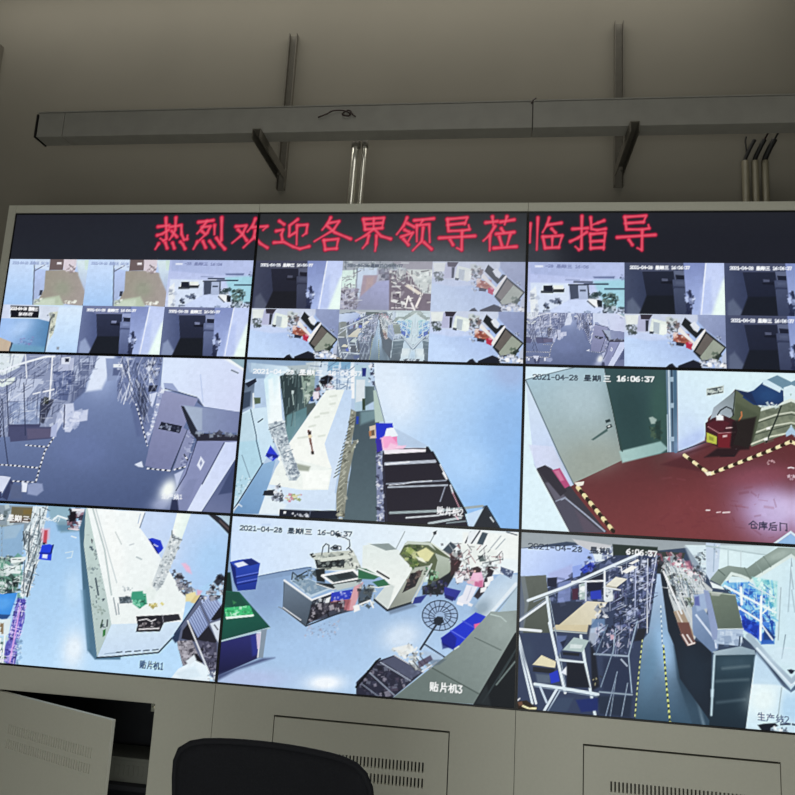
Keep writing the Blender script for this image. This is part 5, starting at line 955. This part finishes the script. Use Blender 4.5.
    c.H('b130,110 320,220 280,260 100,140', 'f4f6f6,3a424c,8f9aa8,c07a88', 60, (3,9), (90,45,50), .75, 45, .6); K('b130,115 310,225 265,255 95,135', 'e6ecee,8f9aa4,2a3038,b05a70,c0ccd0,f6f6f8', 90, (1.2,3.6), 14); P('cfe0ea', 'b190,60 310,60 310,230 230,160', 3, None, .6); K('b240,80 310,80 305,240 250,200', '6a7a8a,dfe9ee,a4b4c0,30383f', 40, (1.2,3), 15); P('c76a80', 'b190,145 220,140 235,190 205,185', 3, None, .6)
    P('c6d6e8', 'b308,42 388,48 378,185 330,250 310,215', 1.4); L('9fb4c8', 1, 'b355,50 350,200'); K('b355,60 380,60 375,130 358,130', '8a9aa8,e6eef2', 8, (1,2.4), 16)
    L('a8bcc0', 1.4, 'b310,60 640,110'); L('b8ccd0', 1, 'b430,70 430,180'); L('c8d8dc', 1, 'b500,85 500,180'); P('c4d8dc', 'b385,50 690,60 640,110 385,80', 3, None, .6)
    P('8f9f98>74857e', 'b330,245 375,190 432,168 535,182 620,120 705,68 800,72 800,100 560,252 500,232 445,226 400,282', 1.2, 'b560,120 600,220'); L('dceae6', 3, 'b400,278 450,212 500,225 560,250 800,98', 1.2); L('6a7a74', 1, 'b520,180 552,242'); L('6a7a74', 1, 'b625,118 665,175'); L('5c6c66', 1.2, 'b378,192 412,222'); P('b4c4bc', 'b640,120 790,75 700,140', 6, None, .6); L('8ea09a', .9, 'b580,150 618,205'); P('e4f0f0', 'b330,255 400,285 410,300 345,290', 1.4)
    # blue parts shelves
    P('74b4e0', 'b408,262 545,258 640,330 695,405 685,600 610,600 495,440 500,380', 1.6); P('a4dede', 'b560,230 700,255 695,480 650,420', 3, None, .9); K('b410,265 540,265 640,340 690,410 675,570 615,570 500,430', '2458c8,4a9ae0,8fd0ea,1a3fa0,c9eef0,2c6cd8', 220, (1.6,5), 17); K('b570,235 690,260 690,480 640,400', 'c4f0ec,7fc8d0,e4f8f4,4fa8c0', 60, (1.4,4), 18)
    c.H('b415,265 690,270 690,500 600,560 500,430', '1a3fa0,c9eef0,3a7ae0,e4f8fa,5fb4e4', 100, (3,9), (90,88,35), .9, 46, .65); P('2448c0', 'b500,435 605,500 600,576 515,520', 2); K('b500,435 605,500 600,576 515,520', '1a36a0,3a64e0,14288a', 26, (2,5), 19); P('2458b8', 'd610,0 655,-40 685,50 612,52', 1.6); P('1b3a7a', 'b630,500 690,560 680,576 625,576', 2); L('e8f6f6', 2.3, 'b412,280 620,390 690,425', 1.2); L('e4f2f4', 2, 'b478,392 612,476'); L('eef8f8', 2.6, 'b500,290 505,380'); L('f0faf8', 2.3, 'b612,340 608,576'); L('dfeef2', 1.6, 'b612,490 675,576'); L('d0e6ea', 1.4, 'b545,270 690,345'); L('e4f2f2', 1.4, 'b620,430 655,395')
    L('8fa4ac', 1.2, 'b780,130 760,420'); L('a3b5bc', 1, 'b720,290 705,576'); P('cfe8f4', 'b740,250 800,200 800,576 735,576', 8, None, .5)
    # metal hood box
    P('8f9fc4', 'b295,300 335,310 382,520 372,576 345,576', 1.8); P('6f7c6f>5d6a60', 'b326,312 470,330 512,516 375,518', 1.1, 'b380,330 450,500'); L('a9b8a8', 1.2, 'b326,312 470,330'); P('d4d8d4', 'b330,312 400,315 380,335 340,332', 2, None, .6); L('cfdce0', 1.4, 'b375,518 512,516'); P('a7bbd4>c0d2e6', 'b374,520 512,518 508,576 d500,62 362,48 350,30 b368,576', 1.2, 'b400,530 d440,50'); K('b380,540 505,530 d498,60 370,50', '8fa4c0,dbe8f4,6a80a0', 20, (2,6), 20, .5); L('30425a', 1.4, 'd495,10 490,72')
    P('2b4250>1d2c38', 'd350,105 582,105 555,300 525,530 325,505 338,300', 1.2, 'd450,110 430,500'); P('a9bcc8>8fa6b4', 'd345,92 500,62 575,85 582,108 360,112', 1.4, 'd350,100 580,100'); P('3f5664', 'd380,130 560,130 550,180 375,190', 8, None, .6); L('6a7d86', 2, 'd400,185 545,172', 3, .7); L('5f727c', 2, 'd365,255 540,245', 3, .7); L('536672', 2, 'd370,372 520,355', 3, .7); L('c0d8e4', 2, 'd355,112 345,300 338,440', 1.6); P('cfe6f2', 'd335,300 352,300 348,340 336,340', 3, None, .8)
    P('e6f5f9>d3ebf6', 'd582,108 640,170 720,275 800,335 800,580 525,532 555,300', 1.2, 'd600,200 700,450'); P('b7d5ec', 'd585,95 640,160 730,280 700,275 565,270 575,130', 3, None, .8); P('a9cfee', 'd735,285 800,335 800,500 705,470', 6, None, .7); P('eefaf8', 'd560,290 690,290 690,420 545,430', 8, None, .7)
    L('a4b9c9', 6.5, 'd545,10 680,165 800,285', 1.6); L('dcecf6', 2.2, 'd590,75 800,305', 1.4); L('d8eaf4', 1.4, 'd700,75 800,72'); L('8aa0ac', 1, 'd745,0 725,130'); P('d4e8f4', 'd600,60 800,75 800,180 690,150', 5, None, .6)
    P('141926', 'd592,495 625,488 690,484 705,500 665,512 660,545 625,540', 1.6); P('1c2438', 'd755,192 800,185 800,222 770,212', 1.6); K('d665,505 760,510 750,545 665,540', 'f4f8f8,c4d4dc,5a6678', 20, (1.4,3), 21); L('24304a', 1.6, 'd720,492 770,490'); L('a5b8be', 1, 'd724,290 702,470')
    c.extend()
    if small: c.tone(1.0, 'c4cdd6', .42)
    else:
        c.T('2021-04-28 星期', 'a92,82 545,112', 6.4, '2a3446', 1.0); c.T('6:06:37', 'a630,112 800,128', 6.2, 'f8fcff', 1.4)
        c.T('生产线2', 'd590,424 768,448', 7.4, '525f7e', .9)
    return c

# ------------------------------------------------------------------ welcome banner running across the three top screens
S8 = 8.833
BC = {k: (x, 208, S8) for k, x in zip('abcdef', (145, 225, 305, 390, 475, 570))}
GLYPHS = '''a112,162 210,150/a182,85 186,270 160,286 132,266/a105,238 150,225 205,190/a215,165 318,148 320,230 342,278 368,272 372,240/a270,82 264,190 240,240 212,278/a232,200 278,252/a118,312 88,360/a176,302 192,352/a240,305 256,352/a310,296 330,315 350,356
a470,122 600,106/a545,112 500,175 458,222/a500,165 575,158 548,215 478,282/a498,200 530,228/a612,148 610,230/a675,82 672,280 660,300/a460,295 425,358/a508,290 532,346/a568,290 606,342/a628,262 660,310 702,358
b95,160 186,152 150,232 60,306/b112,188 150,225 190,284/b266,92 244,148 195,206/b240,166 372,158 334,192/b265,195 250,260 160,346/b258,250 310,310 372,348
b478,112 520,142/b450,200 512,188 496,232 505,280/b430,302 520,298 600,340 660,358 742,336/b640,98 568,152 566,245 622,212/b640,150 726,144 716,218 684,242/b634,150 630,320
c225,82 200,130 150,190/c205,130 300,114 250,190 80,292/c190,152 260,212 402,270/c165,282 178,366/c165,282 292,270 275,360/c178,362 278,355
c515,96 530,186/c515,96 696,84 680,172/c530,140 682,128/c530,186 682,174/c606,90 604,180/c600,185 540,235 448,286/c610,180 670,245 756,270/c562,240 548,305 508,352/c630,240 626,320 618,376
d150,82 120,152 58,230/d150,130 215,165/d128,190 168,208/d98,252 202,214 160,290/d118,270 162,322/d214,106 386,90/d288,105 264,146/d236,150 346,140 350,300/d236,150 236,292/d292,170 280,290 200,372/d300,300 366,360
d505,96 682,80 660,142/d510,146 662,130/d508,96 516,200 640,196 702,186 694,148/d435,262 750,244/d636,200 632,368 590,350/d530,276 556,322
e95,126 198,114/e154,74 162,150/e225,120 346,100/e282,72 262,142/e176,158 130,235 74,286/e132,240 130,372/e232,178 254,212/e188,226 346,210/e214,250 238,332/e312,228 280,342/e165,352 366,338
e490,135 485,302/e556,82 546,366/e656,84 638,142 598,212/e640,146 764,128/e678,180 712,216/e600,250 620,350/e600,252 772,240 740,346/e620,350 742,344/e684,250 682,345
f106,68 102,355 80,366 48,338/f24,182 158,174/f4,292 70,262 150,210/f184,80 190,182 240,192 316,180/f302,108 248,128 196,146/f180,225 184,362/f182,228 312,216 298,364/f186,292 298,286/f186,352 298,346
f485,76 674,64 650,126/f490,132 652,120/f487,76 500,186 640,186 702,176 694,146/f418,256 756,234/f640,190 636,368 596,350/f522,276 552,322'''
def v_banner(i):
    x0, x1, y0, y1 = i+IX, i+1-IX, IY, 1-IY
    rect = (x0, y0, x1, y0+(y1-y0)/3)
    cr = dict(BC); cr['p'] = (0, 0, 1)
    c = Canvas(rect, None, cr, 0.7)
    top, mid, bot = [('22242d', '23262f', '20232e'), ('2b2d31', '34383c', '5a5e66'), ('20222a', '1d1f28', '22242e')][i]
    c.G(top, mid, 'p%d,212 p%d,236' % ((130, 130) if i == 0 else (390, 390) if i == 1 else (660, 660)))
    if i == 1: c.P('4c5057', 'p255,248 p530,248 p530,275 p250,275', 16, None, .9); c.P('5e636b', 'p380,250 p470,246 p500,275 p380,275', 14, None, .7)
    if i == 0: c.P('2b2f38', 'p190,245 p262,245 p262,270 p190,270', 12, None, .7)
    if i == 2: c.P('3a3e46', 'p515,236 p560,244 p560,275 p515,275', 12, None, .9)
    st = []
    for g in GLYPHS.split('\n'):
        k = g[0]; st += [s if s[0].isalpha() else k+s for s in g.split('/')]
    for s in st: c.Q('6e0f2c', 4.9, s, 1.8, .55)
    for s in st: c.Q('c4183e', 3.7, s, 1.2)
    for s in st: c.Q('e0405a', 2.5, s, 1.3)
    for s in st: c.Q('e87482', 1.1, s, 1.3, .6)
    return c

M_SCREEN = bpy.data.materials.new('lcd_picture'); M_SCREEN.use_nodes = True
_nt = M_SCREEN.node_tree; _b = _nt.nodes['Principled BSDF']
_a = _nt.nodes.new('ShaderNodeAttribute'); _a.attribute_type = 'GEOMETRY'; _a.attribute_name = 'picture'
_b.inputs['Base Color'].default_value = (0.006, 0.006, 0.008, 1); _b.inputs['Roughness'].default_value = 0.45
_b.inputs['Specular IOR Level'].default_value = 0.15
_nt.links.new(_a.outputs['Color'], _b.inputs['Emission Color']); _b.inputs['Emission Strength'].default_value = 1.0

YS = 0.004                      # picture plane, just behind the bezel edge
def picture(name, c, parent, label=None):
    nu, nv = c.nu, c.nv; x0, y0, x1, y1 = c.rect
    X = (x0+(x1-x0)*np.arange(nu+1)/nu)*PW - parent.location.x; Z = ZT-(y0+(y1-y0)*np.arange(nv+1)/nv)*PH - parent.location.z
    co = np.zeros((nv+1, nu+1, 3), np.float32); co[..., 0] = X[None, :]; co[..., 2] = Z[:, None]; co[..., 1] = YS-parent.location.y
    idx = np.arange((nu+1)*(nv+1)).reshape(nv+1, nu+1)
    q = np.stack([idx[1:, :-1], idx[1:, 1:], idx[:-1, 1:], idx[:-1, :-1]], -1).reshape(-1, 4)
    me = bpy.data.meshes.new(name)
    me.vertices.add(co.size//3); me.vertices.foreach_set('co', co.ravel())
    me.loops.add(q.size); me.loops.foreach_set('vertex_index', q.ravel().astype(np.int32))
    me.polygons.add(len(q)); me.polygons.foreach_set('loop_start', (np.arange(len(q))*4).astype(np.int32))
    me.update(calc_edges=True); me.validate()
    p = np.clip(c.px, 0, 1); l = np.where(p <= 0.04045, p/12.92, ((p+0.055)/1.055)**2.4)
    rgba = np.ones((l.shape[0]*l.shape[1], 4), np.float32); rgba[:, :3] = l.reshape(-1, 3)
    at = me.color_attributes.new('picture', 'FLOAT_COLOR', 'POINT'); at.data.foreach_set('color', rgba.ravel())
    me.materials.append(M_SCREEN)
    o = bpy.data.objects.new(name, me); COL.objects.link(o); o.parent = parent
    if label: o['label'] = label
    return o

mon_labels = {
 (0,0): 'top left video wall screen showing the first red characters above six camera views',
 (1,0): 'top middle video wall screen with red welcome characters over six camera views',
 (2,0): 'top right video wall screen with the last red characters over six camera views',
 (0,1): 'middle row left screen showing a bluish warehouse aisle with shelves and a metal cabinet',
 (1,1): 'centre screen showing a white conveyor oven, silver duct and black ladder rack',
 (2,1): 'middle row right screen showing a dark red floor, open door and cardboard boxes',
 (0,2): 'bottom left screen showing a long white machine on a pale blue floor',
 (1,2): 'bottom middle screen showing printing machines, a green bench and a floor fan',
 (2,2): 'bottom right screen showing a production line between benches and blue shelves'}
VIEWS = {
 (0,0): [(0,1,v_doorway,'pale doorway and brown floor'),(1,1,v_doorway,'pale doorway and brown floor'),(2,1,v_lobby,'lobby with plants'),(0,2,v_blueroom,'blue floored room with black caption'),(1,2,v_corridor,'dark corridor'),(2,2,lambda r: v_corridor(r, .92),'dark corridor')],
 (1,0): [(0,1,lambda r: v_corridor(r, .72, '2c2a34', .35),'dark corridor'),(1,1,v_production,'greyish workshop'),(2,1,lambda r: v_office(r, .38),'washed out office hall'),(0,2,v_office,'office hall with orange seats'),(1,2,lambda r: v_line(r, True),'production line aisle'),(2,2,v_office,'office hall with orange seats')],
 (2,0): [(0,1,v_lobby,'lobby with plants'),(1,1,lambda r: v_corridor(r, .76, '1f2634', .25),'dark corridor'),(2,1,lambda r: v_corridor(r, .74, '262e46', .25),'dark corridor'),(0,2,lambda r: v_aisle(r, True),'warehouse aisle'),(1,2,v_office,'office hall with orange seats'),(2,2,lambda r: v_corridor(r, .74, '262e46', .25),'dark corridor')],
 (0,1): v_aisle, (1,1): v_oven, (2,1): v_backdoor, (0,2): v_reflow, (1,2): v_printer, (2,2): v_line}
for (i, j), vw in VIEWS.items():
    mo = empty('monitor', (i*PW+PW/2, 0.004, ZT-(j+1)*PH)); tag(mo, mon_labels[i,j], 'screen', 'video wall screens')
    w, h, e = PW-0.0012, PH-0.0012, 0.0054
    bm = bmesh.new()
    for b in ((-w/2, w/2, 0, e), (-w/2, w/2, h-e, h)): box(bm, b[0], b[1], -0.003, 0.05, b[2], b[3])
    for b in ((-w/2, -w/2+e), (w/2-e, w/2)): box(bm, b[0], b[1], -0.003, 0.05, e, h-e)
    obj('bezel', bm, M_BLACK, mo)
    bm = bmesh.new(); box(bm, -w/2+e, w/2-e, 0.004, 0.05, e, h-e); box(bm, -w*0.36, w*0.36, 0.05, 0.10, h*0.18, h*0.82, 0.01)
    obj('housing', bm, M_HOUSE, mo)
    if j == 0:
        c = v_banner(i); c.noise(.02, i+1); picture('banner', c, mo, 'black strip with large red Chinese characters')
        for a, b, f, lb in vw:
            c = f(cell(i,j,a,b))
            c.sharpen(.5); c.noise(.02, a+b*7+i*13); picture('camera_view', c, mo, lb)
    else:
        c = vw(cell(i,j)); c.sharpen(.6); c.noise(.014, i+j*5); picture('camera_view', c, mo)
